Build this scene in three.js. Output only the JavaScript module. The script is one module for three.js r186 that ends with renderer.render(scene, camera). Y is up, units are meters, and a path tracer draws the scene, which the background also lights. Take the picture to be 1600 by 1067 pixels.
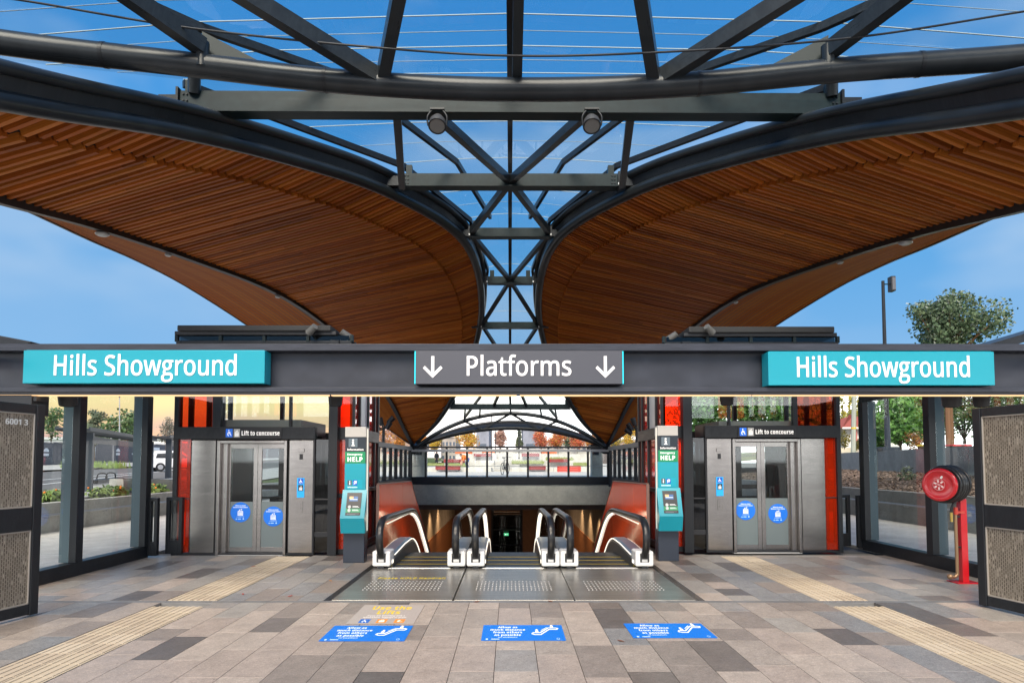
import * as THREE from 'three';
import { mergeGeometries, mergeVertices } from 'three/addons/utils/BufferGeometryUtils.js';
import { RoundedBoxGeometry } from 'three/addons/geometries/RoundedBoxGeometry.js';
import { TextGeometry } from 'three/addons/geometries/TextGeometry.js';
import { FontLoader } from 'three/addons/loaders/FontLoader.js';
import { RectAreaLightUniformsLib } from 'three/addons/lights/RectAreaLightUniformsLib.js';
import { MarchingCubes } from 'three/addons/objects/MarchingCubes.js';

// ------------------------------------------------------------------ camera, sky, sun, exposure
const W0 = 1600, H0 = 1067, FOC = 1000, CX = 797, CY = 672, TILT = 0.05, EYE = 1.7;
const scene = new THREE.Scene();
const renderer = new THREE.WebGLRenderer({ antialias: true });
renderer.toneMapping = THREE.LinearToneMapping;
renderer.toneMappingExposure = 1.55;
renderer.shadowMap.enabled = true;
const camera = new THREE.PerspectiveCamera(2 * Math.atan(H0 / 2 / FOC) * 180 / Math.PI, W0 / H0, 0.1, 2000);
camera.position.set(0, EYE, 0);
camera.rotation.set(TILT, 0, 0);
camera.setViewOffset(W0, H0, W0 / 2 - CX, H0 / 2 - CY, W0, H0);

const SKY = 0.645;
function makeSky() {
  const w = 1024, h = 512, data = new Float32Array(w * h * 4);
  const lin = (r, g, b) => [r, g, b].map((c) => Math.pow(c / 255, 2.2));
  const stops = [[0, lin(255, 214, 190)], [3.5, lin(255, 214, 165)], [6, lin(220, 215, 210)], [8, lin(136, 188, 236)], [10, lin(121, 180, 234)], [16, lin(100, 170, 231)], [26, lin(76, 155, 226)], [40, lin(55, 139, 217)], [90, lin(40, 112, 196)]];
  const mix = (a, b, t) => a.map((x, i) => x + (b[i] - x) * t);
  const H = (x, y, z) => { let n = Math.imul(x, 374761393) ^ Math.imul(y, 668265263) ^ Math.imul(z, 974711); n = Math.imul(n ^ (n >>> 13), 1274126177); return ((n ^ (n >>> 16)) >>> 0) / 4294967296; };
  const N = (x, y, z) => {
    const ix = Math.floor(x), iy = Math.floor(y), iz = Math.floor(z), s = (t) => t * t * (3 - 2 * t), fx = s(x - ix), fy = s(y - iy), fz = s(z - iz);
    const l = (a, b, t) => a + (b - a) * t, c = (dx, dy, dz) => H(ix + dx, iy + dy, iz + dz);
    return l(l(l(c(0, 0, 0), c(1, 0, 0), fx), l(c(0, 1, 0), c(1, 1, 0), fx), fy), l(l(c(0, 0, 1), c(1, 0, 1), fx), l(c(0, 1, 1), c(1, 1, 1), fx), fy), fz);
  };
  const F = (x, y, z) => { let s = 0, a = 0.5; for (let i = 0; i < 5; i++) { s += a * N(x, y, z); x *= 2.03; y *= 2.03; z *= 2.03; a *= 0.5; } return s; };
  for (let r = 0; r < h; r++) {
    const el = ((r + 0.5) / h - 0.5) * 180;
    for (let c = 0; c < w; c++) {
      const az = ((c + 0.5) / w - 0.5) * 2 * Math.PI, e = Math.max(el, 0);
      let k = 0; while (k < stops.length - 2 && stops[k + 1][0] < e) k++;
      let col = mix(stops[k][1], stops[k + 1][1], Math.min(1, Math.max(0, (e - stops[k][0]) / (stops[k + 1][0] - stops[k][0]))));
      const x = Math.cos(az) * Math.cos(el * Math.PI / 180), z = Math.sin(az) * Math.cos(el * Math.PI / 180), y = Math.sin(el * Math.PI / 180);
      // the sunset glow lies low on the left of the view, the rest of the horizon is a white haze, brightened all round to light the roof underside
      const glow = Math.max(0, x * -0.6 + z * -0.8) ** 6;
      const low = Math.min(1, Math.max(0, (7.6 - e) / 2.6));
      const band = F(x * 5 + 9, y * 30, z * 5);
      const dusk = mix(mix(lin(255, 234, 172), lin(250, 190, 160), Math.min(1, Math.max(0, (4.6 - e) / 3.4))), lin(190, 160, 185), Math.min(0.55, Math.max(0, (band - 0.5) * 3.2 * Math.min(1, Math.max(0, (4.5 - e) / 2)))));
      col = mix(col, mix([4.0, 4.0, 4.05], dusk.map((q) => q * 1.18), Math.min(1, glow * 1.6)), low);
      // thin high cloud
      const cl = F(x * 3 + 4, y * 9 + 2, z * 3 + 7), cl2 = F(x * 9, y * 26 + 5, z * 9);
      const m = Math.min(1, Math.max(0, (cl - 0.43) * 6)) * (0.25 + 0.75 * cl2) * Math.min(1, Math.max(0, (e - 8) / 6));
      col = mix(col, [0.5, 0.66, 0.86], m * 0.8);
      const o = (r * w + c) * 4;
      for (let i = 0; i < 3; i++) data[o + i] = el < 0 ? [0.3, 0.29, 0.28][i] : col[i] * 1;
      data[o + 3] = 1;
    }
  }
  const t = new THREE.DataTexture(data, w, h, THREE.RGBAFormat, THREE.FloatType);
  t.mapping = THREE.EquirectangularReflectionMapping; t.magFilter = THREE.LinearFilter; t.needsUpdate = true;
  return t;
}
const skyTexture = makeSky();
scene.background = skyTexture; scene.environment = skyTexture;
scene.backgroundIntensity = SKY; scene.environmentIntensity = SKY;

const sun = new THREE.DirectionalLight(0xfff0dc, 4.7);
sun.position.set(-6, 38, 25); sun.target.position.set(0, 0, -12);
sun.castShadow = true; sun.shadow.radius = 75; sun.shadow.mapSize.set(2048, 2048);
Object.assign(sun.shadow.camera, { left: -40, right: 40, top: 40, bottom: -40, near: 1, far: 140 });
scene.add(sun, sun.target);
RectAreaLightUniformsLib.init();

// ------------------------------------------------------------------ helpers
const V = (x, y, z) => new THREE.Vector3(x, y, z);
function rng(seed) { return () => { seed = (seed + 0x6d2b79f5) | 0; let t = Math.imul(seed ^ (seed >>> 15), 1 | seed); t = (t + Math.imul(t ^ (t >>> 7), 61 | t)) ^ t; return ((t ^ (t >>> 14)) >>> 0) / 4294967296; }; }
const R = rng(77), rr = (a, b, f = R) => a + (b - a) * f(), pick = (a, f = R) => a[Math.floor(f() * a.length)];
const ct = Math.cos(TILT), st = Math.sin(TILT);
// a direction of the picture (u, v in the 1600 x 1067 photograph) at depth d metres along the floor: a point of the place
function P(u, v, d) { const a = (u - CX) / FOC, b = (CY - v) / FOC, t = d / (ct - b * st); return V(a * t, EYE + (b * ct + st) * t, -d); }
const onY = (u, v, y = 0) => { const b = (CY - v) / FOC, t = (y - EYE) / (b * ct + st); return V((u - CX) / FOC * t, y, -(ct - b * st) * t); };
const names = new Map();
function numbered(n) { const k = names.get(n) ?? 0; names.set(n, k + 1); return k ? n + '_' + String(k).padStart(3, '0') : n; }
const BASE = new WeakMap();
function tag(o, label, category, group, kind) { o.userData.label = label; o.userData.category = category; if (group) o.userData.group = group; if (kind) o.userData.kind = kind; return o; }
function thing(name, label, category, base = V(0, 0, 0), group) {
  const o = new THREE.Group(); o.name = numbered(name); o.position.copy(base); BASE.set(o, base.clone());
  if (label) tag(o, label, category, group);
  scene.add(o); return o;
}
function clean(g) { // position, normal, uv only and no index, so that any pieces can be joined
  if (g.index) g = g.toNonIndexed();
  for (const k of Object.keys(g.attributes)) if (!['position', 'normal', 'uv', 'color'].includes(k)) g.deleteAttribute(k);
  if (!g.attributes.normal) g.computeVertexNormals();
  if (!g.attributes.uv) g.setAttribute('uv', new THREE.BufferAttribute(new Float32Array(g.attributes.position.count * 2), 2));
  g.morphAttributes = {}; return g;
}
function join(list) { const l = [].concat(list).map(clean); const c = l.some((g) => g.attributes.color); if (c) for (const g of l) if (!g.attributes.color) g.setAttribute('color', new THREE.BufferAttribute(new Float32Array(g.attributes.position.count * 3).fill(1), 3)); return l.length === 1 ? l[0] : mergeGeometries(l); }
function mesh(name, geos, mat, parent) { // geometry is given in world metres; under a thing it is moved to the thing's own axes
  let g = join(geos);
  const m = new THREE.Mesh(g, mat); m.castShadow = m.receiveShadow = true;
  if (parent) { const b = BASE.get(parent); if (b) { g.translate(-b.x, -b.y, -b.z); BASE.set(m, b); } m.name = name; parent.add(m); }
  else { m.name = numbered(name); scene.add(m); }
  return m;
}
const structure = (name, geos, mat) => { const m = mesh(name, geos, mat); m.userData.kind = 'structure'; return m; };
const solo = (name, label, category, geos, mat, group) => tag(mesh(name, geos, mat), label, category, group);
function cp(o, label, group) { const c = o.clone(); c.name = numbered(o.name.replace(/_\d{3}$/, '')); if (label) c.userData.label = label; if (group) c.userData.group = group; scene.add(c); return c; }
// geometries (world metres)
const box = (w, h, d, x = 0, y = 0, z = 0) => new THREE.BoxGeometry(w, h, d).translate(x, y, z);
const rbox = (w, h, d, x = 0, y = 0, z = 0, r = 0.01, s = 2) => new RoundedBoxGeometry(w, h, d, s, Math.min(r, w / 2.01, h / 2.01, d / 2.01)).translate(x, y, z);
const span = (x0, x1, y0, y1, z0, z1) => box(Math.abs(x1 - x0), Math.abs(y1 - y0), Math.abs(z1 - z0), (x0 + x1) / 2, (y0 + y1) / 2, (z0 + z1) / 2);
const rspan = (x0, x1, y0, y1, z0, z1, r = 0.008) => rbox(Math.abs(x1 - x0), Math.abs(y1 - y0), Math.abs(z1 - z0), (x0 + x1) / 2, (y0 + y1) / 2, (z0 + z1) / 2, r);
// an upright slab whose face stands at depth d and covers the picture rectangle; it is t thick behind that face
function slab(u0, v0, u1, v1, d, t = 0.06, f = rspan) { const v = (v0 + v1) / 2, a = P(u0, v, d), b = P(u1, v, d), y1 = P(u0, v0, d).y, y0 = P(u0, v1, d).y; return f(a.x, b.x, y0, y1, -d, -d - t); }
function bar(p, q, w, h, up = V(0, 1, 0)) { // a box from p to q, w across and h high
  const dir = q.clone().sub(p), len = dir.length(); dir.normalize(); let s = dir.clone().cross(up); if (s.lengthSq() < 1e-6) s = dir.clone().cross(V(0, 0, 1)); s.normalize(); const n = s.clone().cross(dir).normalize();
  return new THREE.BoxGeometry(w, h, len).applyMatrix4(new THREE.Matrix4().makeBasis(s, n, dir.clone().negate()).setPosition(p.clone().add(q).multiplyScalar(0.5)));
}
const curve = (pts) => new THREE.CatmullRomCurve3(pts, false, 'centripetal');
const tube = (pts, r, n = 60, k = 10) => new THREE.TubeGeometry(Array.isArray(pts) ? curve(pts) : pts, n, r, k);
const rod = (p, q, r, k = 10, r2 = r) => { const len = p.distanceTo(q); return new THREE.CylinderGeometry(r2, r, len, k).applyQuaternion(new THREE.Quaternion().setFromUnitVectors(V(0, 1, 0), q.clone().sub(p).normalize())).translate((p.x + q.x) / 2, (p.y + q.y) / 2, (p.z + q.z) / 2); };
function quad(a, b, c, d, uv = 1) { // one flat face a b c d, uv in metres along ab and ad
  const g = new THREE.BufferGeometry(), w = a.distanceTo(b) * uv, h = a.distanceTo(d) * uv;
  g.setAttribute('position', new THREE.BufferAttribute(new Float32Array([a, b, c, a, c, d].flatMap((p) => [p.x, p.y, p.z])), 3));
  g.setAttribute('uv', new THREE.BufferAttribute(new Float32Array([0, 0, w, 0, w, h, 0, 0, w, h, 0, h]), 2)); g.computeVertexNormals(); return g;
}
function plate(pts, t, n) { // a flat polygon of thickness t (along n, both ways half)
  const o = n.clone().normalize().multiplyScalar(t / 2), top = pts.map((p) => p.clone().add(o)), bot = pts.map((p) => p.clone().sub(o)), tri = [];
  const nn = pts[1].clone().sub(pts[0]).cross(pts[2].clone().sub(pts[0])), flip = nn.dot(n) < 0;
  const T = (a, b, c) => (flip ? tri.push(a, c, b) : tri.push(a, b, c));
  for (let i = 1; i < pts.length - 1; i++) { T(top[0], top[i], top[i + 1]); T(bot[0], bot[i + 1], bot[i]); }
  for (let i = 0; i < pts.length; i++) { const j = (i + 1) % pts.length; T(top[i], bot[i], bot[j]); T(top[i], bot[j], top[j]); }
  const g = new THREE.BufferGeometry(); g.setAttribute('position', new THREE.BufferAttribute(new Float32Array(tri.flatMap((p) => [p.x, p.y, p.z])), 3)); g.computeVertexNormals(); return g;
}
function metric(g, ku = 1) { // uv in metres from the largest axis of each face's normal
  g = clean(g); const p = g.attributes.position, n = g.attributes.normal, uv = g.attributes.uv;
  for (let i = 0; i < p.count; i++) {
    const ax = Math.abs(n.getX(i)), ay = Math.abs(n.getY(i)), az = Math.abs(n.getZ(i));
    if (ay >= ax && ay >= az) uv.setXY(i, p.getX(i) * ku, p.getZ(i) * ku); else if (ax >= az) uv.setXY(i, p.getZ(i) * ku, p.getY(i) * ku); else uv.setXY(i, p.getX(i) * ku, p.getY(i) * ku);
  }
  return g;
}
// ------------------------------------------------------------------ textures and materials
function noise2(w, h, seed, oct) { // tiling value noise, oct = list of [cells, weight]
  const f = rng(seed), out = new Float32Array(w * h); let tot = 0;
  for (const [cx, wt, cy = cx] of oct) {
    tot += wt; const g = Float32Array.from({ length: cx * cy }, f);
    for (let y = 0; y < h; y++) for (let x = 0; x < w; x++) {
      const X = x / w * cx, Y = y / h * cy, ix = Math.floor(X), iy = Math.floor(Y), s = (t) => t * t * (3 - 2 * t), fx = s(X - ix), fy = s(Y - iy), a = (i, j) => g[((iy + j) % cy) * cx + (ix + i) % cx];
      out[y * w + x] += wt * ((a(0, 0) * (1 - fx) + a(1, 0) * fx) * (1 - fy) + (a(0, 1) * (1 - fx) + a(1, 1) * fx) * fy);
    }
  }
  return out.map((x) => x / tot);
}
function tex(w, h, fn, srgb = true, rep = 1, rep2 = rep) {
  const d = new Uint8Array(w * h * 4);
  for (let y = 0; y < h; y++) for (let x = 0; x < w; x++) { const c = fn(x, y), o = (y * w + x) * 4; for (let i = 0; i < 3; i++) d[o + i] = Math.max(0, Math.min(255, typeof c === 'number' ? c : c[i])); d[o + 3] = 255; }
  const t = new THREE.DataTexture(d, w, h); t.wrapS = t.wrapT = THREE.RepeatWrapping; t.magFilter = THREE.LinearFilter; if (srgb) t.colorSpace = THREE.SRGBColorSpace; t.repeat.set(rep, rep2); t.needsUpdate = true; return t;
}
function canvasTex(w, h, draw) {
  const c = document.createElement('canvas'); c.width = w; c.height = h; const x = c.getContext('2d'); draw(x, w, h);
  const t = new THREE.CanvasTexture(c); t.colorSpace = THREE.SRGBColorSpace; t.magFilter = THREE.LinearFilter; return t;
}
const M = (r, g, b, o = {}) => { const m = new (Object.keys(o).some((k) => /^(clearcoat|transmission|ior|sheen|anis|thickness|specular|atten)/.test(k)) ? THREE.MeshPhysicalMaterial : THREE.MeshStandardMaterial)({ roughness: 0.5, metalness: 0, ...o }); m.color.setRGB(r, g, b); return m; };
const nA = noise2(256, 256, 5, [[4, 1], [9, 0.8], [21, 0.6], [50, 0.5], [128, 0.5]]);
const nFine = noise2(256, 256, 8, [[128, 1], [256, 1.2], [40, 0.4]]);
const nStreak = noise2(256, 256, 12, [[90, 1, 3], [200, 0.8, 5], [24, 0.6, 2]]);
const roughVar = tex(256, 256, (x, y) => 200 + 55 * (nA[y * 256 + x] * 2 - 1), false, 1.3);
const streakMap = tex(256, 256, (x, y) => 214 + 80 * (nStreak[y * 256 + x] - 0.5), true, 1);
const grainBump = tex(256, 256, (x, y) => 255 * nFine[y * 256 + x], false, 2);
const concreteMap = tex(256, 256, (x, y) => { const n = nA[y * 256 + x], f = nFine[y * 256 + x], k = 205 + 62 * (n - 0.5) + 30 * (f - 0.5); return [k, k * 0.992, k * 0.965]; }, true, 0.5);
const steelDark = M(0.022, 0.025, 0.03, { roughness: 0.45, specularIntensity: 0.6, roughnessMap: roughVar, map: streakMap });
const steelTube = M(0.026, 0.032, 0.038, { roughness: 0.4, specularIntensity: 0.7, roughnessMap: roughVar, map: streakMap });
const steelGrey = M(0.014, 0.028, 0.032, { roughness: 0.5, specularIntensity: 0.45, roughnessMap: roughVar, map: streakMap });
const fasciaMat = M(0.044, 0.049, 0.066, { roughness: 0.45, specularIntensity: 0.7, roughnessMap: roughVar, map: streakMap });
const black = M(0.012, 0.013, 0.016, { roughness: 0.45 });
const rubber = M(0.014, 0.014, 0.015, { roughness: 0.32 });
const brushed = tex(256, 256, (x, y) => 238 + 26 * (nStreak[x * 256 + y] - 0.5) + 14 * (nA[y * 256 + x] - 0.5), true, 0.9);
const stainless = M(0.36, 0.34, 0.325, { metalness: 1, roughness: 0.22, map: brushed });
const brightSteel = M(0.78, 0.77, 0.74, { metalness: 0.75, roughness: 0.28 });
const whiteMetal = M(0.82, 0.82, 0.8, { roughness: 0.35 });
const glass = M(0.95, 0.975, 0.97, { transmission: 1, thickness: 0, roughness: 0.0, ior: 1.45 });
const glassTeal = M(0.9, 0.96, 0.97, { transmission: 0.965, thickness: 0, roughness: 0.02, ior: 1.45 });
const redGlass = M(1, 0.1, 0.02, { transmission: 0.86, thickness: 0, roughness: 0.03, ior: 1.5 });
const darkGlass = M(0.2, 0.23, 0.25, { transmission: 1, thickness: 0, roughness: 0.02, ior: 1.5 });
const redPanel = M(0.85, 0.085, 0.025, { roughness: 0.2, clearcoat: 0.2, clearcoatRoughness: 0.08 });
const concrete = M(0.66, 0.66, 0.64, { map: concreteMap, roughness: 0.8, bumpMap: grainBump, bumpScale: 0.002 });
const concreteDark = M(0.4, 0.41, 0.41, { map: concreteMap, roughness: 0.8, bumpMap: grainBump, bumpScale: 0.002 });
const concretePale = M(0.72, 0.72, 0.69, { map: concreteMap, roughness: 0.8 });
const teal = M(0.003, 0.265, 0.345, { roughness: 0.3 });
const navy = M(0.02, 0.028, 0.045, { roughness: 0.4 });
const fireRed = M(0.5, 0.006, 0.012, { roughness: 0.25, clearcoat: 0.5 });
const asphalt = M(0.11, 0.11, 0.115, { map: concreteMap, roughness: 0.9 });
const paintWhite = M(0.8, 0.8, 0.78, { roughness: 0.6 });
const print = (t, o = {}) => new THREE.MeshStandardMaterial({ map: t, roughness: 0.45, ...o });
const font = await new FontLoader().loadAsync('fonts/droid/droid_sans_regular.typeface.json');
const fontBold = await new FontLoader().loadAsync('fonts/droid/droid_sans_bold.typeface.json');
function text(s, h, f = font, depth = 0.012, wide = 0, fat = 0) { // lettering centred on its own box, capitals h high; wide > 0 stretches it to that width
  const g = new TextGeometry(s, { font: f, size: h, depth, curveSegments: 5, bevelEnabled: fat > 0, bevelSize: fat, bevelThickness: 0.001, bevelSegments: 1 }); g.computeBoundingBox(); const b = g.boundingBox; g.translate(-(b.min.x + b.max.x) / 2, 0, 0); if (wide) g.scale(wide / (b.max.x - b.min.x), 1, 1); return g;
}
// ------------------------------------------------------------------ ground, slabs, roads
function sheet(outer, holes, y, mat, name) {
  const s = new THREE.Shape(outer.map(([x, d]) => new THREE.Vector2(x, d)));
  for (const h of holes) s.holes.push(new THREE.Path(h.map(([x, d]) => new THREE.Vector2(x, d))));
  const g = new THREE.ShapeGeometry(s).rotateX(-Math.PI / 2).translate(0, y, 0);
  return structure(name, g, mat);
}
const grassMat = M(0.13, 0.16, 0.06, { roughness: 1, map: tex(256, 256, (x, y) => { const n = nA[y * 256 + x], f = nFine[y * 256 + x]; return [190 + 80 * (n - 0.5) + 60 * (f - 0.5), 205 + 60 * (f - 0.5), 170 + 60 * (n - 0.5)]; }, true, 0.3) });
const VOID = [[-2.3, 10.36], [-2.3, 14.2], [-4.95, 14.2], [-4.95, 32], [4.95, 32], [4.95, 14.2], [2.4, 14.2], [2.4, 10.36]];
sheet([[-900, -900], [900, -900], [900, 900], [-900, 900]], [[[-11.3, -60], [-11.3, 33], [11.1, 33], [11.1, -60]]], 0.34, M(0.4, 0.39, 0.37, { roughness: 1, map: concreteMap }), 'ground');
sheet([[-11.3, -60], [11.1, -60], [11.1, 33], [-11.3, 33]], [VOID], -0.06, M(0.07, 0.07, 0.072, { roughness: 0.9 }), 'ground');
const slabMat = M(0.82, 0.82, 0.84, { map: concreteMap, roughness: 0.72 });
// outside walkways, cast in bays with open joints
for (const [x0, x1, nm] of [[-11.28, -6.72, 'path'], [7.05, 11.08, 'path']]) {
  const g = []; for (let d = -2; d < 33; d += 2.4) g.push(span(x0, x1, -0.14, 0, -d, -d - 2.39));
  structure(nm, metric(join(g)), slabMat);
}
// entrance pavement: granite pavers in long courses that run away from the viewer
const spot = new Float32Array(65536); { const f = rng(17); for (let i = 0; i < 9; i++) { const cx = f() * 256, cy = f() * 256, r = 1 + 3.2 * f() * f(), k = 0.12 + 0.2 * f(); for (let y = -6; y <= 6; y++) for (let x = -6; x <= 6; x++) if (Math.hypot(x, y * (0.7 + 0.6 * f())) < r) spot[((Math.floor(cy + y) + 256) % 256) * 256 + (Math.floor(cx + x) + 256) % 256] = k; } }
const speck = (base, dark, lightness) => tex(256, 256, (x, y) => { const f = nFine[y * 256 + x], n = nA[y * 256 + x], k = 1 + (f - 0.5) * dark + (n - 0.5) * 0.22 + (f > 0.68 ? lightness : 0) - (spot[y * 256 + x]); return base.map((c) => c * k); }, true, 1.4);
const paverTones = [[[189, 175, 164], 0.44, 0.07], [[197, 184, 172], 0.4, 0.07], [[181, 170, 160], 0.46, 0.08], [[168, 163, 158], 0.42, 0.1], [[150, 150, 150], 0.5, 0.15], [[176, 171, 164], 0.36, 0.08], [[134, 126, 120], 0.4, 0.08], [[116, 111, 108], 0.4, 0.08], [[158, 148, 140], 0.4, 0.08]];
const paverMats = paverTones.map((t, i) => M(0.6, 0.6, 0.6, { map: speck(...t), roughness: 0.48 + 0.04 * (i % 3), roughnessMap: roughVar, bumpMap: grainBump, bumpScale: 0.0012 }));
const pavement = structure('pavement', [span(-6.7, -2.3, -0.2, -0.05, -2.5, -12.3), span(2.4, 7.03, -0.2, -0.05, -2.5, -12.3), span(-2.298, 2.398, -0.2, -0.05, -2.5, -8)], M(0.2, 0.19, 0.175, { roughness: 0.95 }));
{
  const f = rng(41), widths = [0.3, 0.4, 0.3, 0.45, 0.4], list = [], cache = new Map();
  const strips = [[-4.24, -3.6], [3.8, 4.42]];
  const geo = (w, l, k) => { const key = [w.toFixed(3), l.toFixed(3), k].join(); if (!cache.has(key)) { const g = metric(rbox(w - 0.0045, 0.05, l - 0.0045, 0, -0.025, 0, 0.002, 1)); const uv = g.attributes.uv; for (let i = 0; i < uv.count; i++) uv.setXY(i, uv.getX(i) + k * 0.37, uv.getY(i) + k * 0.61); cache.set(key, g); } return cache.get(key); };
  const cols = []; let x = -6.66;
  const cuts = [-4.24, -3.6, -2.3, 2.4, 3.8, 4.42, 7.01];
  for (const c of cuts) { const n = Math.max(1, Math.round((c - x) / 0.37)), w = (c - x) / n; if (!strips.some(([a, b]) => Math.abs(a - x) < 0.01)) { for (let i = 0; i < n; i++) cols.push([x + i * w, x + (i + 1) * w]); } x = c; }
  for (const [a, b] of cols) {
    for (const [d0, d1] of [[2.6, 7.86], [7.97, 11.78]]) {
      if (d0 > 5 && a > -2.32 && b < 2.42) continue;
      let d = d0 - f() * 0.6 * 0; let first = true;
      while (d < d1 - 0.01) { let l = pick([0.45, 0.6, 0.75, 0.9], f); if (first) { l *= 0.4 + 0.6 * f(); l = Math.round(l / 0.15) * 0.15 || 0.15; first = false; } if (d + l > d1 - 0.2) l = d1 - d; list.push([(a + b) / 2, b - a, d, l]); d += l; }
    }
  }
  const scored = list.map((t) => [t, t[1] * t[3] / Math.pow(t[2] + t[3] / 2, 3) * (Math.abs(t[0]) / (t[2] + t[3]) < 0.84 && t[2] + t[3] > 4.9 ? 1 : 0.001)]).sort((p, q) => q[1] - p[1]);
  const rest = [];
  scored.forEach(([[cx, w, d, l]], i) => {
    const warm = Math.abs(cx) < 3.4 && d < 7.9, r = f();
    const k = r < 0.085 ? 6 + Math.floor(f() * 2) : warm ? (r < 0.75 ? Math.floor(f() * 3) : r < 0.88 ? 8 : 3 + Math.floor(f() * 3)) : (r < 0.35 ? Math.floor(f() * 3) : r < 0.55 ? 8 : 3 + Math.floor(f() * 3));
    const lift = -0.0012 * f();
    if (i < 298) { const m = new THREE.Mesh(geo(w, l, Math.floor(f() * 3)), paverMats[k]); m.name = 'paver'; m.position.set(cx, lift, -(d + l / 2)); m.castShadow = m.receiveShadow = true; pavement.add(m); }
    else rest.push([geo(w, l, 0).clone().translate(cx, lift, -(d + l / 2)), k]);
  });
  for (let k = 0; k < paverMats.length; k++) { const g = rest.filter((r) => r[1] === k).map((r) => r[0]); if (g.length) { const m = mesh('paver', g, paverMats[k], pavement); m.userData.kind = 'stuff'; } }
  // tactile guide strips: ribbed cream tiles, two abreast
  const cream = [[0.45, 0.38, 0.28], [0.42, 0.35, 0.26], [0.48, 0.41, 0.31]].map((c) => M(...c, { roughness: 0.62, bumpMap: grainBump, bumpScale: 0.0008 }));
  const ribs = []; ribs.push(rbox(0.302, 0.05, 0.302, 0, -0.025, 0, 0.002, 1)); for (let i = 0; i < 4; i++) ribs.push(rbox(0.036, 0.008, 0.3, -0.114 + i * 0.076, 0.003, 0, 0.003, 1));
  const ribTile = join(ribs);
  const dots = [rbox(0.302, 0.05, 0.302, 0, -0.025, 0, 0.002, 1)]; for (let i = 0; i < 5; i++) for (let j = 0; j < 5; j++) dots.push(new THREE.CylinderGeometry(0.011, 0.016, 0.006, 7).translate(-0.12 + i * 0.06, 0.003, -0.12 + j * 0.06));
  const dotTile = join(dots);
  let si = 0;
  for (const [a, b] of strips) {
    const s = thing('tactile_strip', ['cream ribbed tactile guide strip running to the left lift doors', 'cream ribbed tactile guide strip running to the right lift doors'][si++], 'tactile paving', V((a + b) / 2, 0, -7.5));
    for (const xo of [-0.155, 0.155]) { let k = 0; for (let d = 2.7; d < 11.4; d += 0.308) { if (d + 0.308 > 7.86 && d < 7.97) { d = 7.97 - 0.308; continue; } const m = new THREE.Mesh(d > 11 ? dotTile : ribTile, pick(cream, f)); m.name = 'tactile_tile'; m.position.set(xo, -0.001 * f(), -(d + 0.154) + 7.5); m.receiveShadow = true; s.add(m); k++; } }
  }
  // steel channel under the beam in which the closing doors run
  solo('threshold_channel', 'thin grey steel channel crossing the pavement below the entrance beam', 'floor channel', [span(-6.6, 6.95, -0.05, -0.002, -7.865, -7.9), span(-6.6, 6.95, -0.05, -0.002, -7.93, -7.965), span(-6.6, 6.95, -0.05, -0.02, -7.9, -7.93)], M(0.42, 0.42, 0.42, { metalness: 0.6, roughness: 0.45, map: streakMap }));
}
// a few fallen leaves
{
  const f = rng(9), pts = [[379, 928, 0], [453, 931, 0], [516, 907, 1], [395, 885, 0], [970, 1001, 2], [745, 940, 2], [860, 939, 2]];
  const cols = [M(0.35, 0.05, 0.03, { roughness: 0.8 }), M(0.5, 0.22, 0.05, { roughness: 0.8 }), M(0.16, 0.06, 0.03, { roughness: 0.8 })];
  const where = ['beside the left guide strip', 'right of the left guide strip, nearer the escalators', 'between the guide strip and the left help point', 'before the left lift doors', 'below the right blue floor sticker', 'before the middle escalator plate', 'at the right edge of the middle plate'];
  pts.forEach(([u, v, c], i) => {
    const p = onY(u, v, 0.006), s = new THREE.Shape(), L = 0.035 + 0.015 * f(); s.moveTo(-L, 0); s.quadraticCurveTo(0, L * 0.8, L, 0); s.quadraticCurveTo(0, -L * 0.7, -L, 0);
    const g = new THREE.ExtrudeGeometry(s, { depth: 0.002, bevelEnabled: false, curveSegments: 5 }).rotateX(-Math.PI / 2).rotateY(f() * 6).rotateZ(rr(-0.15, 0.15, f)).translate(p.x, p.y, p.z);
    solo('leaf', ['small red leaf lying ', 'small orange leaf lying ', 'small brown leaf lying '][c] + where[i], 'fallen leaf', g, cols[c]);
  });
}
// ------------------------------------------------------------------ roof: glazed spine between two timber wings
const mir = (u) => 2 * CX - u;
// spine stations: picture position of the cross beam's left end, its depth
const STN = [[285, 162, 10.5], [630, 283, 14], [735, 364, 17], [762, 438, 20], [753, 508, 23], [733, 575, 26], [704, 635, 29]];
const timberMap = tex(256, 256, (x, y) => { const n = nStreak[x * 256 + y], f = nFine[y * 256 + x]; const k = 190 + 110 * (n - 0.5) + 24 * (f - 0.5); return [k, k * 0.97, k * 0.93]; }, true, 0.7, 4);
const timbers = [[0.8, 0.245, 0.036], [0.72, 0.208, 0.03], [0.86, 0.295, 0.046], [0.64, 0.18, 0.026], [0.82, 0.275, 0.044], [0.54, 0.144, 0.021]].map((c) => M(...c, { map: timberMap, roughness: 0.55, specularIntensity: 0.3, vertexColors: true }));
const outerTimber = [[0.8, 0.245, 0.036], [0.72, 0.208, 0.03], [0.82, 0.275, 0.044]].map((c) => M(...c, { map: timberMap, roughness: 0.6, specularIntensity: 0.3 }));
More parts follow.
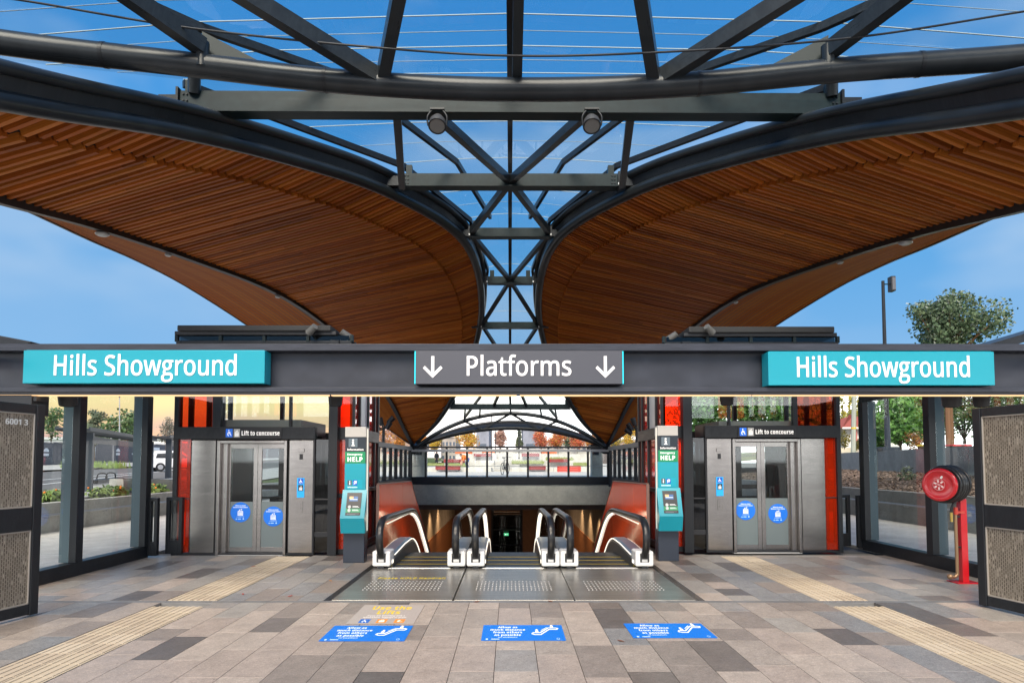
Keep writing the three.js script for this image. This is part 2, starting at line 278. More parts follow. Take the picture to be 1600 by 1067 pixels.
// anchors: valley point, inner-edge point, kink share
const ANCH = [
  [[-420, 205, 7.2], [-190, 128, 6.0], 0.7], [[-170, 255, 8.6], [90, 178, 8.0], 0.71],
  [[0, 305, 10.4], [280, 209, 9.9], 0.73], [[150, 348, 13.4], [455, 252, 11.9], 0.8], [[290, 396, 16.6], [600, 300, 13.9], 0.83], [[430, 452, 20], [722, 375, 17], 0.85],
  [[520, 515, 23.8], [752, 462, 20.8], 0.87], [[572, 572, 26.4], [744, 535, 24.2], 0.87], [[608, 620, 28.6], [722, 592, 26.8], 0.87], [[632, 668, 30.7], [686, 655, 29.9], 0.86], [[645, 693, 32], [651, 690, 31.9], 0.8]];
const OUT = [[-420, 190, 8], [-170, 240, 9.4], [8, 314, 11.4], [142, 376, 15], [215, 408, 18], [290, 447, 21], [390, 511, 24], [470, 570, 26.6], [540, 622, 28.4], [592, 660, 30.2], [640, 694, 31.95]];
function sag(u, s) { return s > 0 ? 13 * Math.pow(Math.min(1.2, Math.abs(u - CX) / 797), 2) : 0; } // the right wing hangs a touch lower in the picture
function wing(s) {
  const q = ([u, v, d]) => { const p = P(u, v + sag(u, s), d); if (s > 0) p.x = -p.x; return p; };
  const nm = s < 0 ? 'left' : 'right', root = thing('timber_canopy', `${nm} wing of the roof with brown timber battens on its curved underside`, 'timber canopy', q([645, 697, 32]));
  const vc = curve(ANCH.map((a) => q(a[0]))), ic = curve(ANCH.map((a) => q(a[1]))), oc = curve(OUT.map(q));
  const n = ANCH.length - 1, kAt = (t) => { const i = Math.min(n - 1, Math.floor(t * n)), f = t * n - i; return ANCH[i][2] * (1 - f) + ANCH[i + 1][2] * f; };
  // even spacing measured where the wing is widest
  const fine = 900, pts = []; let acc = [0];
  for (let i = 0; i <= fine; i++) { const t = i / fine; pts.push([t, vc.getPoint(t), ic.getPoint(t)]); if (i) acc.push(acc[i - 1] + 0.5 * (pts[i][1].distanceTo(pts[i - 1][1]) + pts[i][2].distanceTo(pts[i - 1][2]))); }
  const total = acc[fine], f = rng(s < 0 ? 3 : 4);
  const at = (len) => { let i = 1; while (i < fine && acc[i] < len) i++; return (i - 1 + (len - acc[i - 1]) / (acc[i] - acc[i - 1])) / fine; };
  const line = (t) => { const a = vc.getPoint(t), b = ic.getPoint(t), k = kAt(t), L = a.distanceTo(b), m = a.clone().lerp(b, k); m.y -= 0.022 * L; const a2 = a.clone().lerp(m, 0.5); return [a, a2, m, b]; };
  const cut = [0]; while (cut[cut.length - 1] < total - 0.06) { const s0 = cut[cut.length - 1], d = -vc.getPoint(at(s0)).z; cut.push(Math.min(total, s0 + Math.max(0.1, Math.min(0.24, 0.1 + (22 - d) * 0.0105)))); }
  const N = cut.length - 1, backing = [], bt = cut.map((s0) => line(at(s0)));
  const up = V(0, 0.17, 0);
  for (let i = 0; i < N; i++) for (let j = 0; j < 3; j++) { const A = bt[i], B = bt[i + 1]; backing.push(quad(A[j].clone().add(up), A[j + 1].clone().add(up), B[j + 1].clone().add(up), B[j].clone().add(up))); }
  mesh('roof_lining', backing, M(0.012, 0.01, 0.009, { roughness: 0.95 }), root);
  const slats = [];
  for (let i = 0; i < N; i++) {
    const pitch = cut[i + 1] - cut[i], L = line(at((cut[i] + cut[i + 1]) / 2)), len = L[0].distanceTo(L[3]); if (len < 0.25) continue;
    const w = Math.min(0.085, pitch * 0.54), h = 0.105, g = [], drop = rr(-0.012, 0.012, f);
    const nxt = line(at(Math.min(total - 0.001, cut[i] + 0.9 * pitch)));
    // one batten: flat run from the valley to the fold, then the steeper run to the edge tube
    const run = [L[0].clone().lerp(L[2], 0.015)]; { const ln = L[0].distanceTo(L[2]); let q = (0.6 + 2.4 * f()) / ln; while (q < 0.93) { run.push(L[0].clone().lerp(L[2], q)); q += (2 + 1.6 * f()) / ln; } run.push(L[2]); }
    const run2 = [L[2].clone().lerp(L[3], 0.015), L[3].clone().lerp(L[2], 0.03)];
    for (const r of [run, run2]) for (let j = 0; j < r.length - 1; j++) {
      const side = nxt[1].clone().sub(L[1]).normalize(), dir = r[j + 1].clone().sub(r[j]).normalize(), nor = dir.clone().cross(side).normalize(); if (nor.y < 0) nor.negate();
      const sd = nor.clone().cross(dir).normalize();
      const b = new THREE.BoxGeometry(w, h, r[j].distanceTo(r[j + 1]) - 0.005).applyMatrix4(new THREE.Matrix4().makeBasis(sd, nor, sd.clone().cross(nor)).setPosition(r[j].clone().add(r[j + 1]).multiplyScalar(0.5).add(V(0, drop + (r === run2 ? 0.05 : 0), 0))));
      const uv = b.attributes.uv, o = f(), ll = r[j].distanceTo(r[j + 1]); // grain runs along the batten
      for (let k = 0; k < uv.count; k++) { const fc = Math.floor(k / 4), a = uv.getX(k), c = uv.getY(k); if (fc < 2) uv.setXY(k, a * ll + o * 9, c * 0.1 + o); else uv.setXY(k, c * ll + o * 9, a * 0.1 + o); }
      { const k = 0.72 + 0.5 * f(), n = b.attributes.position.count, ca = new Float32Array(n * 3); for (let q = 0; q < n; q++) ca.set([k, k * (0.96 + 0.05 * f() * 0), k * 0.95], q * 3); b.setAttribute('color', new THREE.BufferAttribute(ca, 3)); }
      g.push(b);
    }
    slats.push([g, len]);
  }
  for (const [g] of slats) mesh('batten', g, pick(timbers, f), root);
  // outer soffit: long narrow boards that fan in to the springing point
  const B = 18;
  for (let b = 0; b < B; b++) {
    const g = [], S = 40;
    for (let i = 0; i < S; i++) {
      const at2 = (t, k) => { const a = vc.getPoint(t).add(V(0, 0.02, 0)), o = oc.getPoint(t), p = a.lerp(o, k); p.y += 0.35 * Math.sin(k * Math.PI) * Math.min(1, a.distanceTo(o) / 3) * 0; return p; };
      const t0 = i / S, t1 = (i + 1) / S, k0 = (b + 0.07) / B, k1 = (b + 0.93) / B;
      g.push(quad(at2(t0, k0), at2(t0, k1), at2(t1, k1), at2(t1, k0)));
    }
    mesh('soffit_board', g, outerTimber[Math.floor(f() * 3)], root);
  }
  const og = [], S = 40; for (let i = 0; i < S; i++) { const t0 = i / S, t1 = (i + 1) / S, u1 = V(0, 0.1, 0); og.push(quad(vc.getPoint(t0).add(u1), oc.getPoint(t0).add(u1), oc.getPoint(t1).add(u1), vc.getPoint(t1).add(u1))); og.push(bar(oc.getPoint(t0).add(V(0, 0.06, 0)), oc.getPoint(t1).add(V(0, 0.06, 0)), 0.05, 0.16)); }
  mesh('roof_edge', og, black, root);
  // valley beam and edge tubes
  const vb = []; for (let i = 0; i < 60; i++) vb.push(bar(vc.getPoint(i / 60).add(V(0, -0.05, 0)), vc.getPoint((i + 1.02) / 60).add(V(0, -0.05, 0)), 0.16, 0.2)); mesh('valley_beam', vb, black, root);
  const lift = (c, y, x = 0) => { const a = []; for (let i = 0; i <= 40; i++) { const t = i / 40, p = c.getPoint(t), k = Math.min(1, (1 - t) * 4); p.y += y * (0.35 + 0.65 * k); p.x -= s * x * k; a.push(p); } return a; };
  mesh('edge_tube', tube(lift(ic, 0.04), 0.125, 160, 12), steelTube, root);
  const upPts = lift(ic, 0.42, 0.1), loPts = lift(ic, 0.06, 0.02), web = [];
  for (let i = 0; i < 40; i++) web.push(quad(loPts[i], loPts[i + 1], upPts[i + 1], upPts[i]));
  mesh('edge_web', web, steelDark, root);
  mesh('upper_tube', tube(upPts, 0.085, 160, 10), steelTube, root);
  // small oval lights along the valley
  const spots = [[150, 348, 0.004], [428, 451, 0], [255, 383, 0]];
  return { root, vc, ic, oc, q };
}
const wings = [wing(-1), wing(1)];
// valley lights
{
  const lab = [['silver oval light high on the left valley beam, nearest the viewer', 150], ['small oval light halfway along the left valley beam', 252], ['small oval light low on the left valley beam above the left lift', 428]];
  for (const w of wings) {
    const right = w === wings[1];
    for (const [l, u0] of lab) {
      let best = null, bd = 1e9; for (let i = 0; i <= 300; i++) { const p = w.vc.getPoint(i / 300), u = Math.abs(p.x) / -p.z * FOC, want = CX - (right ? { 150: 168, 252: 272, 428: 440 }[u0] : u0); if (Math.abs(u - want) < bd) { bd = Math.abs(u - want); best = p; } }
      const t = thing('valley_light', right ? l.replace(/left/g, 'right') : l, 'light', best.clone().add(V(0, -0.22, 0)), 'lights on the valley beams');
      const k = u0 === 150 ? 0.8 : 0.48;
      mesh('housing', new THREE.SphereGeometry(0.15 * k, 16, 8).scale(1.3, 0.45, 1).translate(best.x, best.y - 0.2, best.z), M(0.3, 0.3, 0.3, { metalness: 0.6, roughness: 0.4 }), t);
      mesh('lens', new THREE.SphereGeometry(0.12 * k, 14, 7).scale(1.2, 0.4, 1).translate(best.x, best.y - 0.225, best.z), M(0.45, 0.47, 0.47, { roughness: 0.2 }), t);
    }
  }
}
// glazed spine
{
  const root = thing('roof_spine', 'narrow glass and steel roof spine between the two timber wings', 'glass roof', V(0, 6, -18));
  const L = STN.map(([u, v, d]) => P(u, v, d)), Rr = STN.map(([u, v, d]) => { const p = P(u, v + sag(u, 1) * 0.8, d); p.x = -p.x; return p; });
  const C = L.map((p, i) => p.clone().add(Rr[i]).multiplyScalar(0.5));
  L.forEach((p, i) => {
    const h = [0.34, 0.27, 0.22, 0.2, 0.2, 0.2, 0.22][i];
    mesh('cross_beam', [bar(p, Rr[i], 0.2, h), bar(p.clone().add(V(0, -h / 2 - 0.01, 0)), Rr[i].clone().add(V(0, -h / 2 - 0.01, 0)), 0.27, 0.03)], steelGrey, root);
    for (const e of [p, Rr[i]]) { const sgn = Math.sign(e.x); mesh('beam_end_plate', [box(0.04, h * 1.25, 0.3, e.x + sgn * 0.03, e.y, e.z), box(0.35, h * 0.8, 0.16, e.x + sgn * 0.2, e.y - 0.02, e.z)], steelDark, root); mesh('bolt', [-1, 1].flatMap((q) => [-1, 0, 1].map((w) => new THREE.CylinderGeometry(0.018, 0.018, 0.02, 6).rotateX(Math.PI / 2).translate(e.x - sgn * 0.04 + q * 0.03 - sgn * 0.05, e.y + w * h * 0.32, e.z + 0.11))), steelDark, root).userData.kind = 'stuff'; mesh('bracket', [box(0.13, 0.2, 0.13, e.x - sgn * 0.14, e.y + h / 2 + 0.1, e.z + 0.02)], steelGrey, root); mesh('reflector', box(0.035, 0.045, 0.012, e.x + sgn * 0.02, e.y - h / 2 + 0.02, e.z + 0.155), M(0.85, 0.85, 0.85, { roughness: 0.5 }), root); }
  });
  const brace = (a, b, w = 0.13, h = 0.17) => mesh('brace', bar(a, b, w, h), steelTube, root);
  const onBeam = (i, f) => L[i].clone().lerp(Rr[i], f);
  brace(onBeam(0, 0.37), C[1]); brace(onBeam(0, 0.63), C[1]);
  brace(C[1], L[2]); brace(C[1], Rr[2]); brace(L[2], C[3], 0.11, 0.13); brace(Rr[2], C[3], 0.11, 0.13); brace(C[3], L[4], 0.1, 0.12); brace(C[3], Rr[4], 0.1, 0.12);
  brace(L[4], C[5], 0.1, 0.12); brace(Rr[4], C[5], 0.1, 0.12); brace(C[5], onBeam(6, 0.36), 0.1, 0.12); brace(C[5], onBeam(6, 0.64), 0.1, 0.12);
  // posts from the first beam back to the ends of the second
  brace(P(620, 176, 10.6), P(628, 292, 13.9), 0.14, 0.12); brace(P(986, 176, 10.6), P(972, 292, 13.9), 0.14, 0.12);
  // near arch: a large tube that bows towards the viewer at its ends
  const nearPts = [[-260, 22, 7.9], [0, 66, 8.35], [270, 98, 8.65], [540, 128, 8.9], [797, 140, 9], [1060, 133, 8.9], [1330, 108, 8.65], [1600, 89, 8.35], [1860, 60, 7.9]].map((a) => P(...a));
  mesh('arch_tube', tube(nearPts, 0.162, 140, 18), steelTube, root);
  // flanged joints on the near tube
  { const c = curve(nearPts); for (const k of [0.2, 0.36, 0.64, 0.8]) { const p = c.getPoint(k), tg = c.getTangent(k); mesh('tube_joint', new THREE.CylinderGeometry(0.168, 0.168, 0.05, 20).applyQuaternion(new THREE.Quaternion().setFromUnitVectors(V(0, 1, 0), tg)).translate(p.x, p.y, p.z), steelDark, root); } }
  // far arches that spring from the corner bearings
  const far = (k, d, lift) => { const a = []; for (let i = 0; i <= 12; i++) { const t = i / 12 * 2 - 1; a.push(P(798 + t * 146, 697 - k * (1 - Math.pow(Math.abs(t), 2.1)) - lift, d - 0.4 * (1 - t * t))); } return a; };
  const fa = far(51, 31.6, 0), fb = far(28, 32.1, 0), fc = far(38, 32.5, 0);
  mesh('arch_tube', tube(fa, 0.1, 60, 10), steelTube, root); mesh('arch_tube', tube(fb, 0.11, 60, 10), steelDark, root); mesh('arch_tube', tube(fc, 0.07, 60, 8), steelDark, root);
  const fs = []; for (let i = 0; i < 12; i++) fs.push(quad(fb[i], fb[i + 1], fc[i + 1], fc[i])); mesh('arch_web', fs, steelDark, root);
  for (const [i, j] of [[3, 4.2], [6, 4.2], [6, 7.8], [9, 7.8]]) { const lerpA = (arr, x) => arr[Math.floor(x)].clone().lerp(arr[Math.ceil(x)], x % 1); brace(fa[i], lerpA(fb, j), 0.09, 0.09); }
  for (const i of [3, 4, 6, 8, 9]) brace(onBeam(6, (i - 2) / 8), fa[i], 0.08, 0.08);
  // struts that rise from the near arch to the front edge of the glass
  const front = (u) => { const p = P(u, -150, 7.2); p.y = 7.98 - 0.006 * p.x * p.x; return p; };
  brace(P(592, 122, 8.88), front(230), 0.16, 0.22); brace(P(598, 118, 8.88), front(644), 0.17, 0.22); brace(P(1022, 122, 8.88), front(985), 0.17, 0.22); brace(P(1030, 124, 8.88), front(1385), 0.16, 0.22);
  brace(P(808, 118, 8.98), front(812), 0.14, 0.2);
  brace(P(316, 74, 8.6), front(80), 0.17, 0.22); brace(P(1298, 78, 8.6), front(1520), 0.17, 0.22);
  for (const [u, v] of [[316, 66], [1294, 72]]) { mesh('post', [rod(P(u, v, 8.62), P(u, v + 40, 8.62), 0.09, 12)], steelTube, root); const s = Math.sign(u - CX); mesh('gusset', plate([P(u, v - 16, 8.75), P(u - s * 88, v + 30, 8.9), P(u, v + 30, 8.75)], 0.04, V(0, 0, 1)), steelGrey, root); }
  for (const [u, v] of [[303, 128], [1300, 132]]) mesh('post', rod(P(u, v - 40, 10.2), P(u, v + 18, 10.4), 0.1, 10), steelTube, root);
  // thin tie cable below the front edge of the glass
  mesh('tie_cable', tube([[-120, -20], [30, 0], [270, 40], [540, 70], [800, 87], [1060, 80], [1340, 58], [1600, 18], [1720, 0]].map(([u, v]) => P(u, v, 8.3)), 0.014, 120, 6), black, root);
  // glass skin: rows at the beams, five lines of bars
  const rows = []; const half = [];
  const fr = [[7.2, 12.5, 8.15], [8.9, 9, 8.15]];
  for (const [d, hw, y] of fr) rows.push([-1, -0.5, 0, 0.5, 1].map((k) => V(k * hw, y - 0.5 * k * k, -d)));
  L.forEach((p, i) => rows.push([-1, -0.5, 0, 0.5, 1].map((k) => V(k < 0 ? -p.x * k : Rr[i].x * k, p.y + 0.42 + (0.12 - 0.12 * k * k), p.z))));
  rows.push([-1, -0.5, 0, 0.5, 1].map((k) => { const t = Math.round((k + 1) / 2 * 12); const p = fa[t].clone(); p.y += 0.22; p.z -= 0.1; return p; }));
  for (let r = 0; r < rows.length - 1; r++) {
    for (let c = 0; c < 4; c++) {
      const cut = r < 4 ? 2 : 1;
      for (let k = 0; k < cut; k++) {
        const a = rows[r][c].clone().lerp(rows[r + 1][c], k / cut), b = rows[r][c + 1].clone().lerp(rows[r + 1][c + 1], k / cut), e = rows[r][c + 1].clone().lerp(rows[r + 1][c + 1], (k + 1) / cut), f = rows[r][c].clone().lerp(rows[r + 1][c], (k + 1) / cut);
        mesh('glass_pane', quad(a, b, e, f), glassTeal, root);
        mesh('glazing_joint', [bar(a, b, 0.016, 0.01), ...(cut > 1 ? [0.5].map((q2) => bar(a.clone().lerp(f, q2), b.clone().lerp(e, q2), 0.012, 0.004)) : [])], M(0.36, 0.44, 0.48, { roughness: 0.6 }), root);
      }
    }
    for (let c = 0; c < 5; c++) if ((r > 1 || (c > 0 && c < 4)) && !((c === 1 || c === 3) && r > 3 && r < 7)) mesh('glazing_bar', bar(rows[r][c].clone().add(V(0, -0.07, 0)), rows[r + 1][c].clone().add(V(0, -0.07, 0)), c === 2 ? 0.1 : 0.08, 0.12), c === 0 || c === 4 ? steelDark : steelTube, root);
  }
  // flood lights that hang from the first beam
  for (const [u, nm] of [[683, 'left'], [925, 'right']]) {
    const c = P(u, 196, 10.35), t = thing('flood_light', `round grey flood light hanging under the first roof beam, the ${nm} of two`, 'flood light', c, 'flood lights under the roof beam');
    const tiltG = (g) => g.rotateX(-0.5).translate(c.x, c.y, c.z);
    mesh('housing', tiltG(new THREE.LatheGeometry([[0.0, 0.22], [0.08, 0.22], [0.11, 0.15], [0.135, 0.1], [0.145, 0], [0.14, -0.02]].map(([x, y]) => new THREE.Vector2(x, y)), 22)), M(0.05, 0.05, 0.054, { roughness: 0.6 }), t);
    mesh('lens', tiltG(new THREE.CylinderGeometry(0.132, 0.132, 0.012, 22).translate(0, -0.012, 0)), M(0.2, 0.2, 0.2, { roughness: 0.45 }), t);
    mesh('bezel', tiltG(new THREE.TorusGeometry(0.138, 0.013, 8, 26).rotateX(Math.PI / 2).translate(0, -0.018, 0)), black, t);
    const arms = []; for (const s of [-1, 1]) arms.push(tube([V(c.x + s * 0.152, c.y, c.z), V(c.x + s * 0.16, c.y + 0.14, c.z + 0.02), V(c.x + s * 0.09, c.y + 0.26, c.z)], 0.016, 12, 6)); mesh('bracket', [...arms, box(0.24, 0.03, 0.06, c.x, c.y + 0.28, c.z)], black, t);
  }
}
// ------------------------------------------------------------------ entrance beam, signs, light strips
{
  const d = 7.72, y = (v) => P(797, v, d).y;
  const root = thing('entrance_beam', 'long dark steel beam spanning the whole entrance that carries the station signs', 'beam', V(0, y(612), -d));
  const X0 = -9.2, X1 = 9.2;
  mesh('top_flange', rspan(X0, X1, y(548), y(537), -d, -d - 0.42, 0.006), fasciaMat, root);
  mesh('web', span(X0, X1, y(605), y(548), -d - 0.17, -d - 0.2), fasciaMat, root);
  mesh('bottom_flange', rspan(X0, X1, y(612.5), y(605), -d, -d - 0.42, 0.006), fasciaMat, root);
  mesh('light_channel', [span(X0, X1, y(616.5), y(612.7), -d - 0.015, -d - 0.03), span(X0, X1, y(616.5), y(612.7), -d - 0.12, -d - 0.135)], black, root);
  const glow = new THREE.MeshStandardMaterial({ color: 0x222222, emissive: new THREE.Color().setRGB(1, 0.6, 0.3), emissiveIntensity: 1.0 });
  const joints = [-9, -5.05, -2.2, 0.1, 2.96, 5.9, 9];
  for (let i = 0; i < joints.length - 1; i++) {
    const a = joints[i] + 0.02, b = joints[i + 1] - 0.02;
    mesh('light_strip', span(a, b, y(617.8), y(614.6), -d - 0.032, -d - 0.118), glow, root);
    const l = new THREE.RectAreaLight(0xffd2a0, 2.2, b - a, 0.09); l.position.set((a + b) / 2, y(618.2), -d - 0.075); l.lookAt((a + b) / 2, -10, -d - 0.075); scene.add(l);
  }
}
function signBox(u0, v0, u1, v1, str, cap, wide, label, face, edge, arrows) {
  const d = 7.66, a = P(u0, (v0 + v1) / 2, d), b = P(u1, (v0 + v1) / 2, d), y1 = P(797, v0, d).y, y0 = P(797, v1, d).y, cx = (a.x + b.x) / 2, cy = (y0 + y1) / 2;
  const t = thing('station_sign', label, 'sign', V(cx, y0, -d));
  mesh('sign_body', rspan(a.x, b.x, y0, y1, -d, -d - 0.2, 0.006), face, t);
  if (edge) for (const x of [a.x - 0.006, b.x + 0.006]) mesh('edge_trim', span(x - 0.007, x + 0.007, y0 + 0.004, y1 - 0.004, -d - 0.003, -d - 0.16), edge, t);
  else mesh('edge_trim', [span(a.x + 0.02, b.x - 0.02, y1 + 0.001, y1 + 0.008, -d - 0.02, -d - 0.14)], face, t);
  const wh = M(0.86, 0.86, 0.86, { roughness: 0.5 });
  mesh('lettering', text(str, cap, font, 0.006, wide, 0.003).translate(cx + (arrows ? 0.0 : 0.02), cy - cap * 0.42, -d + 0.001), wh, t);
  if (arrows) for (const u of arrows) {
    const x = P(u, 574, d).x, s = new THREE.Shape([[-0.018, 0.13], [0.018, 0.13], [0.018, -0.065], [0.095, 0.012], [0.118, -0.014], [0, -0.132], [-0.118, -0.014], [-0.095, 0.012], [-0.018, -0.065]].map(([p, q]) => new THREE.Vector2(p, q)));
    mesh('arrow', new THREE.ExtrudeGeometry(s, { depth: 0.006, bevelEnabled: false }).translate(x, cy + 0.005, -d + 0.001), wh, t);
  }
  return t;
}
signBox(35, 547.5, 413, 599, 'Hills Showground', 0.24, 2.2, 'teal station name sign on the left end of the beam', teal);
signBox(1201, 549.5, 1555, 602, 'Hills Showground', 0.24, 2.08, 'teal station name sign on the right end of the beam', teal);
signBox(649, 548, 973, 600, 'Platforms', 0.235, 1.26, 'dark grey Platforms sign with two down arrows at the middle of the beam', M(0.05, 0.054, 0.07, { roughness: 0.5 }), M(0.0, 0.62, 0.75, { roughness: 0.35 }), [676, 946]);
// speakers and door gear under the beam
function speaker(u0, v0, u1, v1, d, label, tilt) {
  const a = P(u0, v0, d), b = P(u1, v1, d), cx = (a.x + b.x) / 2, cy = (a.y + b.y) / 2, w = b.x - a.x, h = a.y - b.y;
  const t = thing('speaker', label, 'speaker', V(cx, cy, -d), 'speakers under the beam');
  const g = new THREE.CylinderGeometry(w * 0.52, w * 0.42, h * 1.5, 20).rotateX(0.25).rotateZ(tilt).translate(cx, cy + h * 0.2, -d - 0.16);
  mesh('housing', g, M(0.02, 0.021, 0.024, { roughness: 0.6 }), t); mesh('grille', new THREE.CylinderGeometry(w * 0.4, w * 0.4, 0.01, 20).rotateX(0.25).rotateZ(tilt).translate(cx + Math.sin(tilt) * h * 0.75, cy - h * 0.56, -d - 0.16 - 0.18 * h), M(0.01, 0.01, 0.01, { roughness: 0.9 }), t);
  mesh('bracket', box(0.03, 0.2, 0.03, cx, cy + h * 0.9, -d - 0.16), black, t);
}
speaker(77, 612, 106, 630, 8.1, 'black round speaker hanging under the beam right of the left gate', -0.15);
speaker(1486, 614, 1517, 631, 8.1, 'black round speaker hanging under the beam above the fire hose reel', 0.15);
speaker(1536, 614, 1562, 631, 8.1, 'black round speaker under the beam directly above the right gate', 0.15);
speaker(1131, 614, 1154, 629, 8.4, 'black speaker under the beam above the right lift', 0.1);
speaker(507, 612, 531, 630, 8.4, 'black speaker under the beam at the inner corner of the left lift', -0.1);
{ const d = 7.75, t = thing('door_gear', 'black door gear housing under the beam at the far left above the gate', 'housing', P(20, 655, d)); mesh('box', [slab(-60, 617, 48, 648, d, 0.3), slab(-60, 617, 56, 627, d + 0.02, 0.22)], black, t); mesh('hanger', slab(-40, 640, 40, 656, d + 0.06, 0.16), steelDark, t); }
// ------------------------------------------------------------------ perforated gates at both sides
const perfMap = (() => {
  const f = rng(5), w = 512, h = 512, cols = 40, rows = 22, on = Array.from({ length: cols * rows }, () => f()), tone = Array.from({ length: cols * rows }, () => f());
  return tex(w, h, (x, y) => {
    const c = Math.floor(x / w * cols), px = (x / w * cols) % 1, oy = (c % 2) * 0.5, Y = (y / h * rows + oy) % rows, r = Math.floor(Y), py = Y % 1, id = r * cols + c, n = nA[(y % 256) * 256 + (x % 256)];
    const hole = px > 0.33 && px < 0.69 && py > 0.12 && py < 0.88;
    const b = 136 + 40 * (n - 0.5);
    return hole ? (tone[id] < 0.09 ? [168, 158, 144] : tone[id] < 0.2 ? [128, 118, 106] : [70, 57, 48]) : [b, b * 0.94, b * 0.84];
  }, true, 1);
})();
function gate(side, near, farP, label) { // a leaf that stands edge-on to the beam: from near (x, d) to farP (x, d)
  const A = V(near[0], 0, -near[1]), B = V(farP[0], 0, -farP[1]), dir = B.clone().sub(A).normalize(), L = A.distanceTo(B), nor = V(0, 1, 0).cross(dir).normalize(); if (nor.x * side > 0) nor.negate();
  const t = thing('gate', label, 'gate', A), Hh = 2.34;
  const fr = (s0, s1, y0, y1, th, mat, nm, off = 0) => { const c = A.clone().addScaledVector(dir, (s0 + s1) / 2).addScaledVector(nor, off); const g = rbox(s1 - s0, y1 - y0, th, 0, 0, 0, 0.006).applyMatrix4(new THREE.Matrix4().makeBasis(dir, V(0, 1, 0), dir.clone().cross(V(0, 1, 0)))).translate(c.x, (y0 + y1) / 2, c.z); return mesh(nm, g, mat, t); };
  fr(L - 0.1, L, 0.02, Hh, 0.09, steelDark, 'post'); fr(0, 0.1, 0.02, Hh, 0.09, steelDark, 'post');
  fr(0.1, L - 0.1, Hh - 0.1, Hh, 0.07, steelDark, 'rail'); fr(0.1, L - 0.1, 0.95, 1.2, 0.07, steelDark, 'rail'); fr(0.1, L - 0.1, 0.03, 0.14, 0.07, steelDark, 'rail');
  const pm = new THREE.MeshStandardMaterial({ map: perfMap, roughness: 0.5, metalness: 0.25 });
  for (const [y0, y1] of [[1.2, Hh - 0.1], [0.14, 0.95]]) {
    const a = A.clone().addScaledVector(dir, 0.1), b = A.clone().addScaledVector(dir, L - 0.1); for (const p of [a, b]) p.addScaledVector(nor, 0.012);
    const g = quad(V(a.x, y0, a.z), V(b.x, y0, b.z), V(b.x, y1, b.z), V(a.x, y1, a.z), 1.02); mesh('perforated_panel', g, pm, t);
    const trim = 0.018; for (const [s0, s1, q0, q1] of [[0.1, L - 0.1, y0, y0 + trim], [0.1, L - 0.1, y1 - trim, y1], [0.1, 0.1 + trim, y0, y1], [L - 0.1 - trim, L - 0.1, y0, y1]]) fr(s0, s1, q0, q1, 0.02, M(0.36, 0.33, 0.29, { metalness: 0.4, roughness: 0.4 }), 'panel_edge', 0.02);
    const back = quad(V(a.x, y0, a.z).addScaledVector(nor, -0.03), V(b.x, y0, b.z).addScaledVector(nor, -0.03), V(b.x, y1, b.z).addScaledVector(nor, -0.03), V(a.x, y1, a.z).addScaledVector(nor, -0.03), 1.02); mesh('perforated_panel', back, pm, t);
  }
  return [t, A, dir, nor, L, Hh];
}
{
  const [t, A, dir, nor, L, Hh] = gate(-1, [-5.62, 5.7], [-5.3, 7.22], 'black framed perforated metal gate folded open at the left edge');
  const g = text('6001 3', 0.062, fontBold, 0.004); g.applyMatrix4(new THREE.Matrix4().makeBasis(dir, V(0, 1, 0), nor)); const c = A.clone().addScaledVector(dir, L - 0.31).addScaledVector(nor, 0.02); g.translate(c.x, Hh - 0.235, c.z);
  mesh('number', g, M(0.62, 0.62, 0.6, { roughness: 0.5 }), t);
  gate(1, [5.9, 6.1], [5.585, 7.66], 'black framed perforated metal gate folded open at the right edge');
}
// ------------------------------------------------------------------ glazed side screens
function screen(s, X, posts, d1, label) {
  const t = thing('glass_screen', label, 'glass wall', V(X, 0, -8)), top = 3.0, D0 = 6.8;
  mesh('sill', rspan(X - 0.09, X + 0.09, 0, 0.2, -D0, -d1, 0.01), steelDark, t); mesh('head', span(X - 0.09, X + 0.09, top - 0.12, top, -D0, -d1), steelDark, t);
  let prev = D0;
  for (const d of posts) {
    mesh('mullion', [rspan(X - s * 0.0, X - s * 0.11, 0.2, top - 0.12, -d, -d - 0.16, 0.006)], steelDark, t);
    mesh('fin', [rspan(X + s * 0.004, X + s * 0.16, 0.2, top - 0.12, -d - 0.02, -d - 0.14, 0.006)], M(0.05, 0.085, 0.105, { roughness: 0.4 }), t);
    mesh('glass_pane', span(X - 0.004, X + 0.004, 0.2, top - 0.12, -prev - 0.16, -d), glass, t); prev = d;
  }
}
screen(-1, -6.58, [9.6, 11.4], 11.56, 'glass wall with black mullions on the left between gate and lift');
screen(1, 6.95, [10.42, 12.38], 12.54, 'glass wall with black mullions on the right behind the fire hose reel');
function halfGate(u0, u1, vT, d, label, flip) {
  const t = thing('half_gate', label, 'gate', P((u0 + u1) / 2, 868, d)), yT = P(700, vT, d).y, a = P(u0, 820, d).x, b = P(u1, 820, d).x, w = b - a;
  const leaf = (x0, x1, dz) => { for (const x of [x0, x1 - 0.06]) mesh('post', rspan(x, x + 0.06, 0.03, yT, -d - dz, -d - dz - 0.09), steelDark, t); for (const [r0, r1] of [[yT - 0.06, yT], [0.03, 0.28]]) mesh('rail', rspan(x0 + 0.06, x1 - 0.06, r0, r1, -d - dz, -d - dz - 0.05), steelDark, t); mesh('glass_pane', span(x0 + 0.06, x1 - 0.06, 0.28, yT - 0.06, -d - dz - 0.02, -d - dz - 0.028), glass, t); };
  leaf(flip ? a : a, flip ? a + w * 0.62 : a + w * 0.36, flip ? 0.25 : 0); leaf(flip ? a + w * 0.64 : a + w * 0.4, b, flip ? 0 : 0.25);
}
halfGate(229, 272, 778, 11.5, 'waist high black gate with glass beside the left lift');
